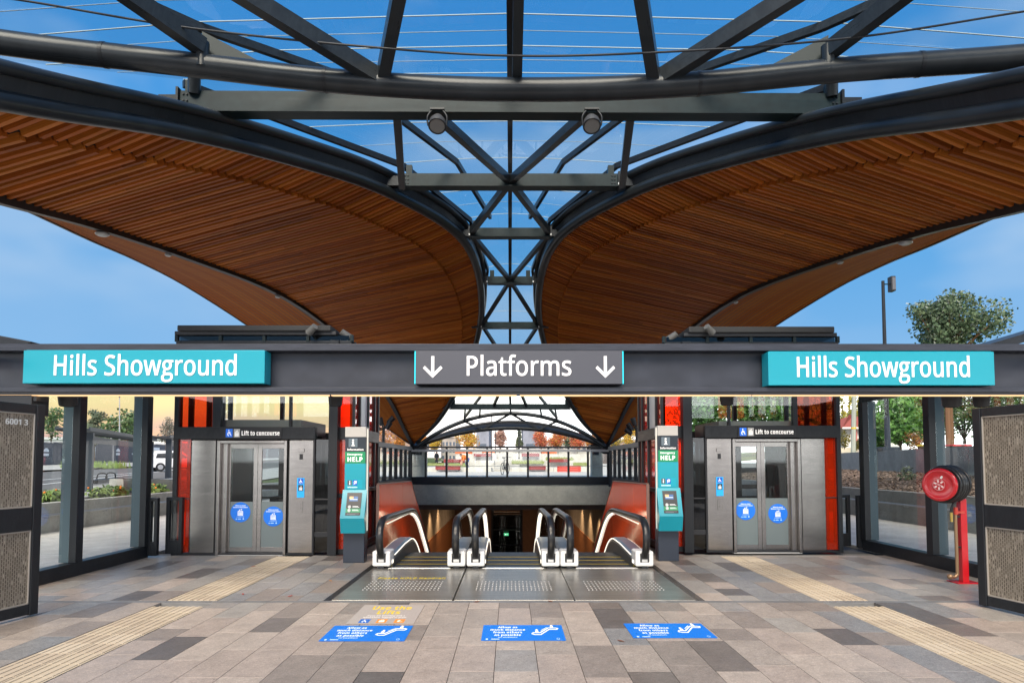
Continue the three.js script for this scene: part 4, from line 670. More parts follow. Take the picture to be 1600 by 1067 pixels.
function escalator(cx, label, word) {
  const t = thing('escalator', label, 'escalator', V(cx, 0, -10.4), 'escalators down to the platforms');
  // landing plate with rows of studs
  mesh('landing_plate', rspan(cx - 0.745, cx + 0.745, -0.06, 0.001, -7.99, -10.44, 0.006), plateMat, t);
  const st = []; for (let i = 0; i < 20; i++) for (let j = 0; j < 6; j++) st.push(new THREE.CylinderGeometry(0.011, 0.015, 0.005, 8).translate(cx - 0.5 + i * 0.0526, 0.004, -8.62 - j * 0.12)); const sm = mesh('tactile_stud', st, M(0.5, 0.5, 0.49, { metalness: 0.7, roughness: 0.35 }), t); sm.userData.kind = 'stuff';
  mesh('comb', [rspan(cx - 0.5, cx + 0.5, -0.03, 0.006, -10.34, -10.46, 0.004)], brightSteel, t);
  if (word) { const g = text('Please HOLD Handrail', 0.12, fontBold, 0.002, 0.98).rotateX(-Math.PI / 2).translate(cx + 0.02, 0.002, -9.42); mesh('lettering', g, M(0.6, 0.47, 0.05, { roughness: 0.7 }), t); }
  // steps
  const sg = box(0.98, 0.24, 0.395, 0, -0.12, 0); { const u = sg.attributes.uv; for (let i = 0; i < u.count; i++) u.setXY(i, u.getX(i) * 7, u.getY(i)); }
  const edge = M(0.42, 0.3, 0.02, { roughness: 0.6 });
  for (let i = 0; i < 44; i++) {
    const d = 10.47 + i * 0.4; const m = new THREE.Mesh(sg, stepMat); m.name = 'step'; m.position.set(0, yStep(d + 0.2) - 0.015, -(d + 0.2) + 10.4); m.castShadow = m.receiveShadow = true; t.add(m); BASE.set(m, V(0, 0, 0));
    if (i < 6) { const e = new THREE.Mesh(EDGE, edge); e.name = 'step_edge'; m.add(e); }
  }
  for (const s of [-1, 1]) {
    const x = cx + s * 0.6, i = -s;
    // skirt and deck that follow the incline
    const sec = [[-0.13, 0.16], [-0.13, -0.4], [0.13, -0.4], [0.13, 0.16], [0.09, 0.185], [-0.09, 0.185]].map(([a, b]) => [a, b]);
    const slope = (d) => yDeck(d) + Math.max(0, 0.0) - 0.0 + 0.06 * Math.min(1, Math.max(0, (d - 10.6) / 1.2));
    mesh('deck', loft(sec, x, steps(10.62, DEND, 70), slope), deckMat, t);
    mesh('skirt', loft([[i * 0.142, 0.1], [i * 0.142, -0.4], [i * 0.132, -0.4], [i * 0.132, 0.1]], x, steps(10.62, DEND, 60), slope), M(0.05, 0.052, 0.055, { roughness: 0.4 }), t);
    mesh('deck_light', tube(steps(10.75, 18, 40).map((d) => V(x + i * 0.137, 0.155 + slope(d), -d)), 0.009, 90, 6), ledMat, t);
    mesh('skirt_edge', tube(steps(10.5, 18, 30).map((d) => V(x + i * 0.118, yStep(d) + 0.012, -d)), 0.012, 60, 5), edge, t);
    // bright newel end with the dark handrail inlet
    const nb = mesh('newel_base', [rspan(x - 0.145, x + 0.145, 0.035, 0.28, -10.3, -10.66, 0.03)], whiteMetal, t);
    mesh('foot', [box(0.09, 0.035, 0.12, x, 0.02, -10.36)], black, nb); mesh('inlet', rspan(x - 0.075, x + 0.075, 0.1, 0.245, -10.292, -10.33, 0.012), M(0.03, 0.031, 0.034, { roughness: 0.5 }), nb); mesh('plate', rspan(x - 0.045, x + 0.045, 0.105, 0.15, -10.286, -10.295, 0.004), brightSteel, nb);
    mesh('deck_light', [box(0.012, 0.05, 0.1, x + i * 0.148, 0.09, -10.5)], ledMat, t);
    // handrail, its steel track and the glass
    const h = 0.79, nose = [[10.36, 0.15], [10.26, 0.24], [10.16, 0.38], [10.14, 0.54], [10.22, 0.69], [10.4, 0.775], [10.66, h]];
    const path = [...nose.map(([d, y]) => V(x, y, -d)), ...steps(10.95, DEND, 46).map((d) => V(x, h - 0.06 * Math.min(1, Math.max(0, (d - 10.8) / 2.4)) + yRail(d), -d))];
    mesh('handrail', handrailGeo(path), rubber, t);
    const inner = path.slice(2).map((p, k) => V(p.x, p.y - (k > 3 ? 0.055 : k === 3 ? 0.05 : 0.02), p.z - (k < 4 ? 0.055 - k * 0.008 : 0)));
    mesh('rail_track', tube(inner, 0.024, 120, 8), brightSteel, t);
    const lit = steps(13.4, 24, 30).map((d) => V(x + i * 0.022, h - 0.15 + yRail(d), -d)); mesh('rail_light', tube(lit, 0.02, 70, 6), ledMat, t);
    if (Math.abs(cx + s * 0.6 - 0.05) > 1.8) { const a = V(x + s * 0.03, h - 0.15 + yRail(13.6), -13.6), b = V(x + s * 0.03, h - 0.15 + yRail(19), -19); for (const [p, q] of [[a, b], [V(x + s * 0.03, h - 0.13, -10.9), V(x + s * 0.03, h - 0.14, -13.5)]]) { const l = new THREE.RectAreaLight(0xffe2bc, 6, p.distanceTo(q), 0.04), mid = p.clone().add(q).multiplyScalar(0.5), tx = q.clone().sub(p).normalize().multiplyScalar(s), nz = V(-s, 0, 0), ty = nz.clone().cross(tx); l.position.copy(mid); l.quaternion.setFromRotationMatrix(new THREE.Matrix4().makeBasis(tx, ty, nz)); scene.add(l); } mesh('rail_light', tube([V(x + s * 0.022, h - 0.13, -10.9), V(x + s * 0.022, h - 0.14, -13.5)], 0.012, 12, 6), ledMat, t); }  // the level glowing strip and its lamp are added to brighten the red walls
    const gp = []; const low = (d) => slope(d) + 0.17; const topL = inner;
    for (let k = 0; k < topL.length - 1; k++) { const a = topL[k], b = topL[k + 1]; const da = Math.max(10.4, -a.z), db = Math.max(10.4, -b.z); gp.push(quad(V(x, low(da), a.z), V(x, low(db), b.z), b, a)); }
    mesh('glass_balustrade', gp, balGlass, t);
    mesh('glass_edge', tube([V(x, 0.26, -10.4), ...inner.slice(0, 5)], 0.009, 20, 6), M(0.7, 0.72, 0.7, { roughness: 0.2 }), t);
  }
  return t;
}
const EDGE = join([box(0.02, 0.006, 0.39, -0.48, 0.003, 0), box(0.02, 0.006, 0.39, 0.48, 0.003, 0), box(0.94, 0.004, 0.014, 0, 0.002, 0.186)]);
function handrailGeo(path) { // flat-bottomed rounded rubber section swept along the path, the section staying upright across x
  const c = curve(path), n = 150, sec = [[-0.052, -0.034], [-0.058, -0.002], [-0.047, 0.02], [-0.02, 0.032], [0.02, 0.032], [0.047, 0.02], [0.058, -0.002], [0.052, -0.034]], p = [], idx = [];
  for (let i = 0; i <= n; i++) { const q = c.getPoint(i / n), tg = c.getTangent(i / n), up = V(1, 0, 0).cross(tg).normalize(); if (i === 0 || true) { } for (const [a, b] of sec) { const o = q.clone().add(V(a, 0, 0)).addScaledVector(up, b); p.push(o.x, o.y, o.z); } }
  const m = sec.length; for (let i = 0; i < n; i++) for (let j = 0; j < m; j++) { const a = i * m + j, b = i * m + (j + 1) % m, e = a + m, f = b + m; idx.push(a, b, f, a, f, e); }
  const g = new THREE.BufferGeometry(); g.setAttribute('position', new THREE.BufferAttribute(new Float32Array(p), 3)); g.setIndex(idx); g.computeVertexNormals(); return g;
}
escalator(-1.46, 'left escalator of three with yellow Please HOLD Handrail lettering on its landing plate', true);
escalator(0.05, 'middle escalator of the three leading down to the platforms', false);
escalator(1.55, 'right escalator of three, beside the right help point', false);
// red glossy side walls that follow the outer escalators down
for (const s of [-1, 1]) {
  const X = s < 0 ? -2.42 : 2.52, t = thing('side_wall_panel', `glossy red panelled wall along the ${s < 0 ? 'left' : 'right'} side of the escalators`, 'wall panel', V(X, 0, -12)), n = V(1, 0, 0);
  const cuts = [11.75, 13.05, 14.35, 15.6], prof = (d) => (d < 15.6 ? 1.29 - 0.016 * (d - 11.8) : 1.23 - T30 * (d - 15.6)), bot = (d) => (d < 11.9 ? -0.1 : yStep(d) - 0.5);
  const all = [...cuts, 17.2, 18.8, 20.4, 22, 24, 26, 28, 30.5];
  for (let i = 0; i < all.length - 1; i++) { const a = all[i] + 0.006, b = all[i + 1] - 0.006; mesh('panel', plate([V(X, bot(a), -a), V(X, bot(b), -b), V(X, prof(b), -b), V(X, prof(a), -a)], 0.03, n), redPanel, t); }
  mesh('capping', [bar(V(X, prof(11.75) + 0.012, -11.75), V(X, prof(15.6) + 0.012, -15.6), 0.05, 0.02), bar(V(X, prof(15.6) + 0.012, -15.6), V(X, prof(30) + 0.012, -30), 0.05, 0.02), box(0.05, 1.3, 0.03, X, 0.64, -11.735)], M(0.2, 0.12, 0.1, { roughness: 0.4 }), t);
}
// ------------------------------------------------------------------ station box below
{
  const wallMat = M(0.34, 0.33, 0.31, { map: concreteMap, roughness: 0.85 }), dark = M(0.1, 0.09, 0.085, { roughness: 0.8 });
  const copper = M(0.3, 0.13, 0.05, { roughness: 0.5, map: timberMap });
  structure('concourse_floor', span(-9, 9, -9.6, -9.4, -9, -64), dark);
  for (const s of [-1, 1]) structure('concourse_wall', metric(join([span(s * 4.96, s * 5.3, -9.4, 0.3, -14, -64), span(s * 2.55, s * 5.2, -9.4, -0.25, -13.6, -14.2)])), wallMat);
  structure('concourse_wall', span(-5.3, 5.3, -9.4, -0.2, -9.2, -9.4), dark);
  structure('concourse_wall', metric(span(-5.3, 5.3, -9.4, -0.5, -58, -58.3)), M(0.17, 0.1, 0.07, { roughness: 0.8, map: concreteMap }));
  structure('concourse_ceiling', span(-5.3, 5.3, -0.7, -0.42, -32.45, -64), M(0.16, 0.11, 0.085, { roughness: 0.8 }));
  for (const s of [-1, 1]) { const g = []; solo('copper_cladding', `bronze wall cladding deep in the station box on the ${s < 0 ? 'left' : 'right'}`, 'cladding', span(s * 4.9, s * 4.955, -9.3, -3.05, -38, -57.9), copper); }
  // dark steel and glass lift frame standing on the concourse, with a green exit sign
  const d = 40, t = thing('concourse_lift', 'dark steel framed glass lift standing on the concourse at the foot of the escalators', 'lift', V(-0.2, -9.4, -d)), x0 = P(769, 820, d).x, x1 = P(815, 820, d).x, yt = P(797, 795, d).y;
  for (const x of [x0, x1]) for (const z of [-d, -d - 2]) mesh('post', rspan(x - 0.07, x + 0.07, -9.4, yt, z, z - 0.12), black, t);
  for (const y of [yt, yt - 0.35, yt - 1.25, yt - 2.2, yt - 3.2]) mesh('rail', [rspan(x0, x1, y - 0.09, y, -d + 0.01, -d - 0.1), rspan(x0, x1, y - 0.09, y, -d - 1.99, -d - 2.1)], black, t);
  mesh('glass_pane', span(x0, x1, yt - 1.25, yt - 0.4, -d - 0.05, -d - 0.06), darkGlass, t); mesh('glass_pane', span(x0, x1, yt - 3.2, yt - 1.3, -d - 0.05, -d - 0.06), darkGlass, t);
  mesh('back_panel', span(x0, x1, -9.4, yt - 1.3, -d - 1.9, -d - 1.95), M(0.03, 0.03, 0.033, { roughness: 0.5 }), t);
  const es = thing('exit_sign', 'small green lit exit sign below the concourse ceiling', 'sign', P(791, 835, d - 0.6)); const ep = P(791, 835, d - 0.6);
  mesh('sign_body', rspan(ep.x - 0.14, ep.x + 0.14, ep.y - 0.075, ep.y + 0.075, ep.z, ep.z - 0.05), new THREE.MeshStandardMaterial({ color: 0x0a3018, emissive: new THREE.Color().setRGB(0.08, 0.5, 0.22), emissiveIntensity: 1 }), es); mesh('running_figure', [box(0.06, 0.05, 0.004, ep.x - 0.04, ep.y, ep.z + 0.003), box(0.05, 0.02, 0.004, ep.x + 0.05, ep.y, ep.z + 0.003)], new THREE.MeshStandardMaterial({ color: 0xffffff, emissive: 0xffffff, emissiveIntensity: 0.8 }), es); mesh('stem', rod(ep.clone().add(V(0, 0.08, -0.02)), V(ep.x, -0.7, ep.z - 0.02), 0.012, 6), black, es);
  // lintel, balustrade wall and glass round the opening at street level
  const yb = 0.96, base = -0.4;
  structure('void_edge', metric(join([span(-4.95, 4.95, -0.42, P(797, 757.5, 32).y, -32, -32.4), ...[-1, 1].map((s) => span(s * 4.955, s * 5.3, 0.3, 0.55, -14.2, -32.4))])), M(0.88, 0.87, 0.81, { map: concreteMap, roughness: 0.8 }));
  // downlights of the concourse: two rows near the side walls, and a glowing panel added to brighten the hall
  const lm = new THREE.MeshStandardMaterial({ color: 0x332a20, emissive: new THREE.Color().setRGB(1, 0.72, 0.45), emissiveIntensity: 3 });
  let k = 0; for (const s of [-1, 1]) for (const dd of [35.5, 39.5, 44]) { const lt = thing('downlight', `round downlight in the concourse ceiling beside the ${s < 0 ? 'left' : 'right'} wall, ${['nearest the viewer', 'second from the viewer', 'farthest from the viewer'][k++ % 3]}`, 'light', V(s * 4.2, -0.72, -dd), 'downlights of the concourse'); mesh('lamp', new THREE.CylinderGeometry(0.12, 0.12, 0.03, 16).translate(s * 4.2, -0.73, -dd), lm, lt); mesh('ring', new THREE.TorusGeometry(0.13, 0.02, 8, 20).rotateX(Math.PI / 2).translate(s * 4.2, -0.735, -dd), steelGrey, lt); const l = new THREE.SpotLight(0xffc890, 45, 0, 0.85, 0.6, 2); l.position.set(s * 4.2, -0.78, -dd); l.target.position.set(s * 4.6, -9, -dd - 1); l.shadow.radius = 5; l.castShadow = true; scene.add(l, l.target); }
  const hp = thing('added_ceiling_light', 'long warm light panel added in the concourse ceiling to brighten the hall', 'light', V(0, -0.72, -48)); mesh('diffuser', span(-2.4, 2.4, -0.75, -0.72, -44, -52), new THREE.MeshStandardMaterial({ color: 0x444038, emissive: new THREE.Color().setRGB(1, 0.78, 0.55), emissiveIntensity: 0.5 }), hp); mesh('frame', [span(-2.5, -2.4, -0.78, -0.7, -44, -52), span(2.4, 2.5, -0.78, -0.7, -44, -52)], steelGrey, hp); const rl = new THREE.RectAreaLight(0xffc896, 2, 4.8, 8); rl.position.set(0, -0.78, -48); rl.lookAt(0, -10, -48); scene.add(rl);
}
// balustrade of the opening: black band, mullions, panes, rail
{
  const d = 32, y0 = P(797, 757, d).y, y1 = P(797, 745, d).y, yt = P(797, 702, d).y, yk = P(797, 698.5, d).y;
  const mk = (lab) => thing('glass_balustrade', lab, 'balustrade', V(0, y0, -d));
  const railMat = M(0.42, 0.42, 0.43, { metalness: 0.3, roughness: 0.4 });
  const far = mk('glass balustrade with black posts across the far end of the escalator opening');
  mesh('band', rspan(-5.05, 5.05, y0, y1, -d + 0.05, -d - 0.2), M(0.012, 0.013, 0.018, { roughness: 0.6 }), far);
  const us = [642, 665, 697.5, 729.5, 761, 792.5, 825, 857, 888.5, 919, 950.5];
  us.forEach((u, i) => { const x = P(u, 722, d).x; mesh('post', rspan(x - 0.05, x + 0.05, y1, yk, -d + 0.02, -d - 0.14), black, far); if (i) mesh('glass_pane', span(P(us[i - 1], 722, d).x + 0.05, x - 0.05, y1, yt, -d - 0.05, -d - 0.06), glass, far); });
  mesh('handrail', rspan(-5, 5, P(797, 706, d).y, yt, -d + 0.1, -d + 0.02), railMat, far); mesh('top_rail', rspan(-5.1, 5.1, yt + 0.06, yk + 0.04, -d + 0.03, -d - 0.15), black, far); mesh('mid_rail', rod(V(-5, P(797, 728, d).y, -d - 0.12), V(5, P(797, 728, d).y, -d - 0.12), 0.016, 6), railMat, far);
  for (const s of [-1, 1]) {
    const X = s * 5.0, t = thing('glass_balustrade', `glass balustrade with black posts along the ${s < 0 ? 'left' : 'right'} side of the escalator opening`, 'balustrade', V(X, y0, -24));
    mesh('band', rspan(X - 0.1, X + 0.1, y0 - 0.1, y1, -13.6, -d + 0.06), M(0.016, 0.016, 0.02, { roughness: 0.6 }), t);
    let prev = null; for (let q = 31.9; q > 13.6; q -= 1.27) { mesh('post', rspan(X - 0.07, X + 0.07, y1, yt, -q, -q + 0.1), black, t); if (prev) mesh('glass_pane', span(X - 0.006, X + 0.006, y1, yt - 0.05, -prev + 0.1, -q), glass, t); prev = q; }
    mesh('handrail', rspan(X - 0.12, X + 0.12, yt - 0.06, yt + 0.12, -13.6, -d + 0.05), M(0.3, 0.3, 0.3, { roughness: 0.5 }), t);
    // corner pier under the bearing of the roof
    const p = thing('corner_pier', `pale concrete pier under the ${s < 0 ? 'left' : 'right'} springing of the roof`, 'pier', V(s * 4.75, 0.9, -33)), u0 = s < 0 ? 642 : 925, u1 = s < 0 ? 665 : 942, q = 33;
    mesh('shaft', metric(slab(u0, 702, u1, 746, q, 0.7)), concretePale, p); mesh('bearing', [slab(u0 - 2, 694, u1 + 2, 703, q - 0.8, 0.9), rod(V(s * 4.8, 2.2, -32.2), V(s * 4.8, 2.6, -32), 0.22, 12)], black, p); mesh('shadow_gap', slab(u0 + 2, 704, u1 - 6, 711, q - 0.01, 0.04), navy, p);
  }
}
// ------------------------------------------------------------------ floor stickers
const escPicto = (x, k) => { x.strokeStyle = '#fff'; x.lineWidth = 9; x.lineJoin = 'round'; x.lineCap = 'round'; x.beginPath(); x.moveTo(320, 104); x.lineTo(312, 118); x.lineTo(330, 128); x.lineTo(366, 128); x.lineTo(424, 60); x.lineTo(474, 60); x.lineTo(482, 46); x.lineTo(470, 40); x.lineTo(420, 40); x.lineTo(362, 104); x.lineTo(320, 104); x.stroke(); x.lineWidth = 5; x.beginPath(); x.moveTo(372, 74); x.lineTo(410, 34); x.stroke(); x.fillStyle = '#fff'; for (const [px, py] of [[344, 84], [444, 22]]) { x.fillRect(px - 10, py - 8, 20, 26); x.beginPath(); x.arc(px, py - 18, 8, 0, 7); x.fill(); } };
const blueTex = canvasTex(512, 200, (x, w, h) => { x.fillStyle = '#0b6fd0'; x.fillRect(0, 0, w, h); x.fillStyle = '#fff'; x.textAlign = 'center'; x.font = 'bold 32px sans-serif'; x.fillText('Allow as', 160, 42); x.fillText('much distance', 160, 76, 230); x.fillText('from others', 160, 110, 220); x.fillText('as possible', 160, 144, 220); x.font = '20px sans-serif'; x.fillText('on escalators', 160, 168); escPicto(x); x.fillStyle = '#cfe6ff'; x.beginPath(); x.arc(34, 184, 8, 0, 7); x.fill(); x.fillRect(60, 180, 50, 8); x.strokeStyle = '#cfe6ff'; x.lineWidth = 3; x.beginPath(); x.arc(468, 180, 9, 0, 7); x.stroke(); });
const useTex = canvasTex(512, 360, (x, w, h) => { x.fillStyle = '#a59d97'; x.fillRect(0, 0, w, h); const f = rng(2); for (let i = 0; i < 4000; i++) { x.fillStyle = f() < 0.5 ? 'rgba(60,55,50,0.25)' : 'rgba(210,205,200,0.2)'; x.fillRect(f() * w, f() * h, 2, 2); } x.fillStyle = '#e8c81e'; x.textAlign = 'center'; x.font = 'bold 92px sans-serif'; x.fillText('Use the', 256, 96); x.fillText('Lifts', 256, 186); x.fillStyle = '#dcd8d2'; x.font = 'bold 30px sans-serif'; x.fillText('If you are travelling with a', 256, 228, 300); x.fillText('wheelchair, luggage or pram', 256, 258, 340); x.fillStyle = '#2a62b8'; x.fillRect(84, 280, 78, 66); pictoWheel(x, 123, 313, 56); x.fillStyle = '#d98a3c'; x.fillRect(216, 280, 78, 66); x.fillRect(352, 280, 78, 66); x.fillStyle = '#f3e6d4'; x.fillRect(234, 300, 42, 32); x.strokeStyle = '#f3e6d4'; x.lineWidth = 5; x.strokeRect(246, 290, 18, 12); x.beginPath(); x.arc(392, 312, 18, Math.PI * 0.5, Math.PI * 1.6); x.lineTo(392, 312); x.fill(); x.fillRect(374, 322, 42, 5); });
function sticker(name, label, c, t, group) { // corners in the picture: near left, near right, far right, far left
  const p = c.map(([u, v]) => onY(u, v, 0.0045)); const zN = (p[0].z + p[1].z) / 2, zF = (p[2].z + p[3].z) / 2, x0 = (p[0].x + p[3].x) / 2, x1 = (p[1].x + p[2].x) / 2;
  const g = new THREE.BoxGeometry(x1 - x0, 0.002, zN - zF); const uv = g.attributes.uv, pos = g.attributes.position; for (let i = 0; i < uv.count; i++) uv.setXY(i, pos.getX(i) / (x1 - x0) + 0.5, 0.5 - pos.getZ(i) / (zN - zF)); g.translate((x0 + x1) / 2, 0.0036, (zN + zF) / 2);
  solo(name, label, 'floor sticker', g, print(t, { roughness: 0.42 }), group);
}
sticker('floor_sticker', 'blue floor sticker directly below the grey Use the Lifts sticker', [[499, 1001.5], [631, 1001.5], [646, 977.5], [521, 977.5]], blueTex, 'blue distance stickers on the floor');
sticker('floor_sticker', 'blue floor sticker before the middle escalator', [[752, 1000.5], [886, 1000.5], [876, 976.5], [755, 976.5]], blueTex, 'blue distance stickers on the floor');
sticker('floor_sticker', 'blue floor sticker before the right escalator', [[990, 996.5], [1121, 996.5], [1096, 974], [974, 974]], blueTex, 'blue distance stickers on the floor');
sticker('floor_sticker', 'grey floor sticker with yellow Use the Lifts lettering', [[535, 974.5], [648, 974.5], [662, 945], [574, 945]], useTex);
// ------------------------------------------------------------------ fire hose reel
{
  const d = 9.15, b = P(1507, 900, d), X = b.x, z = -d, t = thing('fire_hose_reel', 'red fire hose reel on a red post in front of the right glass wall', 'fire hose reel', V(X, 0, z));
  mesh('post', [rspan(X - 0.045, X + 0.045, 0.01, 1.18, z - 0.045, z + 0.045, 0.006)], fireRed, t);
  mesh('base_plate', [rspan(X - 0.17, X + 0.17, 0, 0.012, z - 0.12, z + 0.12, 0.004)], fireRed, t);
  const c = P(1479, 757, -z - 0.02), ax = V(-0.86, 0, 0.51).normalize(), q = new THREE.Quaternion().setFromUnitVectors(V(0, 1, 0), ax), put = (g, off) => g.applyQuaternion(q).translate(c.x + ax.x * off, c.y, c.z + ax.z * off);
  const disc = (r) => new THREE.LatheGeometry([[0, 0.026], [r * 0.3, 0.026], [r * 0.34, 0.018], [r * 0.72, 0.018], [r * 0.76, 0.03], [r * 0.93, 0.03], [r, 0.018], [r, -0.012], [0, -0.012]].map(([x, y]) => new THREE.Vector2(x, y)), 44);
  mesh('front_disc', put(disc(0.232), 0.17), fireRed, t); mesh('rear_disc', put(disc(0.232).scale(1, -1, 1), -0.2), fireRed, t);
  const hose = []; for (let k = 0; k < 9; k++) hose.push(put(new THREE.TorusGeometry(0.21 + 0.006 * (k % 2), 0.021, 9, 40).rotateX(Math.PI / 2), 0.135 - k * 0.038)); for (let k = 0; k < 7; k++) hose.push(put(new THREE.TorusGeometry(0.24 + 0.004 * (k % 3), 0.02, 9, 40).rotateX(Math.PI / 2 + 0.04 * ((k % 3) - 1)).translate(0.012 * (k % 2), 0, 0), 0.105 - k * 0.042)); mesh('hose', hose, rubber, t);
  const lab = canvasTex(128, 128, (x) => { x.fillStyle = '#b4000c'; x.fillRect(0, 0, 128, 128); x.strokeStyle = '#e8d8d4'; x.lineWidth = 3; x.beginPath(); x.arc(64, 64, 58, 0, 7); x.stroke(); x.fillStyle = '#e8d8d4'; for (let a = 0; a < 6; a++) { x.save(); x.translate(64 + 38 * Math.cos(a), 64 + 38 * Math.sin(a)); x.rotate(a); x.fillRect(-14, -9, 28, 18); x.restore(); } x.fillRect(44, 56, 40, 5); x.fillRect(48, 66, 32, 5); });
  const lg = new THREE.CylinderGeometry(0.085, 0.085, 0.002, 32); { const p = lg.attributes.position, uv = lg.attributes.uv; for (let i = 0; i < uv.count; i++) uv.setXY(i, -p.getZ(i) / 0.17 * -1 + 0.5, p.getX(i) / 0.17 + 0.5); } mesh('label', put(lg, 0.197), print(lab), t);
  mesh('tag', put(box(0.04, 0.002, 0.026, 0.11, 0, -0.02), 0.202), paintWhite, t);
  mesh('arm', [bar(V(X, 1.16, z), V(c.x, c.y - 0.02, c.z), 0.06, 0.05)], fireRed, t); mesh('axle', put(new THREE.CylinderGeometry(0.03, 0.03, 0.3, 14), 0), brightSteel, t);
  const cu = M(0.32, 0.2, 0.11, { metalness: 0.6, roughness: 0.4 });
  mesh('supply_pipe', [rod(V(X - 0.105, 0.1, z + 0.02), V(X - 0.105, 0.98, z + 0.02), 0.022, 12), tube([V(X - 0.2, 0.085, z + 0.02), V(X - 0.14, 0.085, z + 0.02), V(X - 0.105, 0.12, z + 0.02)], 0.024, 14, 10), new THREE.SphereGeometry(0.04, 12, 8).translate(X - 0.21, 0.085, z + 0.02)], cu, t);
  mesh('pipe_clamp', [box(0.1, 0.02, 0.02, X - 0.06, 0.5, z + 0.02), box(0.12, 0.022, 0.03, X - 0.06, 0.93, z + 0.02)], steelDark, t);
  mesh('valve', [rod(V(X - 0.105, 0.96, z + 0.03), V(X - 0.105, 1.06, z + 0.03), 0.03, 10), box(0.13, 0.03, 0.03, X - 0.06, 0.99, z + 0.04)], M(0.5, 0.05, 0.03, { roughness: 0.4 }), t);
  mesh('nozzle', [rod(V(X - 0.19, 0.86, z + 0.06), V(X - 0.19, 0.99, z + 0.06), 0.02, 10)], M(0.5, 0.36, 0.1, { metalness: 0.8, roughness: 0.3 }), t);
  mesh('hose_end', tube([V(X - 0.19, 0.99, z + 0.06), V(X - 0.17, 1.1, z + 0.07), V(X - 0.05, 1.2, z + 0.06), V(X + 0.08, 1.24, z + 0.02)], 0.019, 24, 8), rubber, t);
}
// ------------------------------------------------------------------ plants
function leafTex() { return null; }
function crownGeo(f, blobs, n, size, cols) { // leaf-sized faces spread through uneven clumps
  const p = [], nrm = [], c = [], tot = blobs.reduce((s, b) => s + b[3] ** 2, 0);
  for (const [bx, by, bz, br, sy = 0.85] of blobs) {
    const m = Math.round(n * br * br / tot);
    for (let i = 0; i < m; i++) {
      const u = f() * 2 - 1, a = f() * 6.283, r = br * Math.pow(f(), 0.42) * (0.82 + 0.3 * f()), h = Math.sqrt(1 - u * u), q = V(bx + r * h * Math.cos(a), by + r * u * sy, bz + r * h * Math.sin(a));
      const d1 = V(f() - 0.5, f() * 0.7 - 0.5, f() - 0.5).normalize(), d2 = V(f() - 0.5, f() - 0.5, f() - 0.5).cross(d1).normalize(), L = size * (0.6 + 0.8 * f()), w = L * 0.38, col = pick(cols, f), k = 0.75 + 0.5 * f();
      const oo = V(h * Math.cos(a), u + 0.35, h * Math.sin(a)); let gn = d1.clone().cross(d2); if (gn.dot(oo) < 0) { d2.negate(); gn.negate(); }
      // the face A B C turns about -(d1 x d2), so its corners are listed the other way round below
      const nn = gn.clone().lerp(oo, 0.45).normalize(), A = q, B = q.clone().addScaledVector(d1, L * 0.5).addScaledVector(d2, w), C = q.clone().addScaledVector(d1, L), D = q.clone().addScaledVector(d1, L * 0.5).addScaledVector(d2, -w);
      for (const v of [A, C, B, A, D, C]) { p.push(v.x, v.y, v.z); nrm.push(nn.x, nn.y, nn.z); c.push(col[0] * k, col[1] * k, col[2] * k); }
    }
  }
  const g = new THREE.BufferGeometry(); g.setAttribute('position', new THREE.BufferAttribute(new Float32Array(p), 3)); g.setAttribute('normal', new THREE.BufferAttribute(new Float32Array(nrm), 3)); g.setAttribute('color', new THREE.BufferAttribute(new Float32Array(c), 3)); return g;
}
const leafMat = new THREE.MeshPhysicalMaterial({ color: 0xffffff, vertexColors: true, roughness: 0.8, transmission: 0.45, thickness: 0, side: THREE.DoubleSide });
const bark = M(0.14, 0.1, 0.07, { roughness: 0.95, map: streakMap });
const GREEN = [[0.085, 0.17, 0.051], [0.119, 0.221, 0.06], [0.068, 0.136, 0.051], [0.153, 0.255, 0.076]], LUSH = [[0.124, 0.31, 0.046], [0.155, 0.372, 0.062], [0.093, 0.232, 0.046], [0.202, 0.403, 0.093]], OLIVE = [[0.128, 0.16, 0.08], [0.176, 0.208, 0.112], [0.096, 0.144, 0.08]], GOLD = [[0.62, 0.4, 0.02], [0.7, 0.5, 0.03], [0.55, 0.28, 0.02], [0.5, 0.46, 0.06]], AMBER = [[0.6, 0.26, 0.03], [0.66, 0.36, 0.04], [0.5, 0.18, 0.03]], SCARLET = [[0.6, 0.1, 0.05], [0.66, 0.2, 0.06], [0.5, 0.12, 0.05], [0.55, 0.28, 0.1]], PINK = [[0.5, 0.3, 0.22], [0.55, 0.36, 0.28], [0.45, 0.25, 0.2]];
let treeSeed = 100;
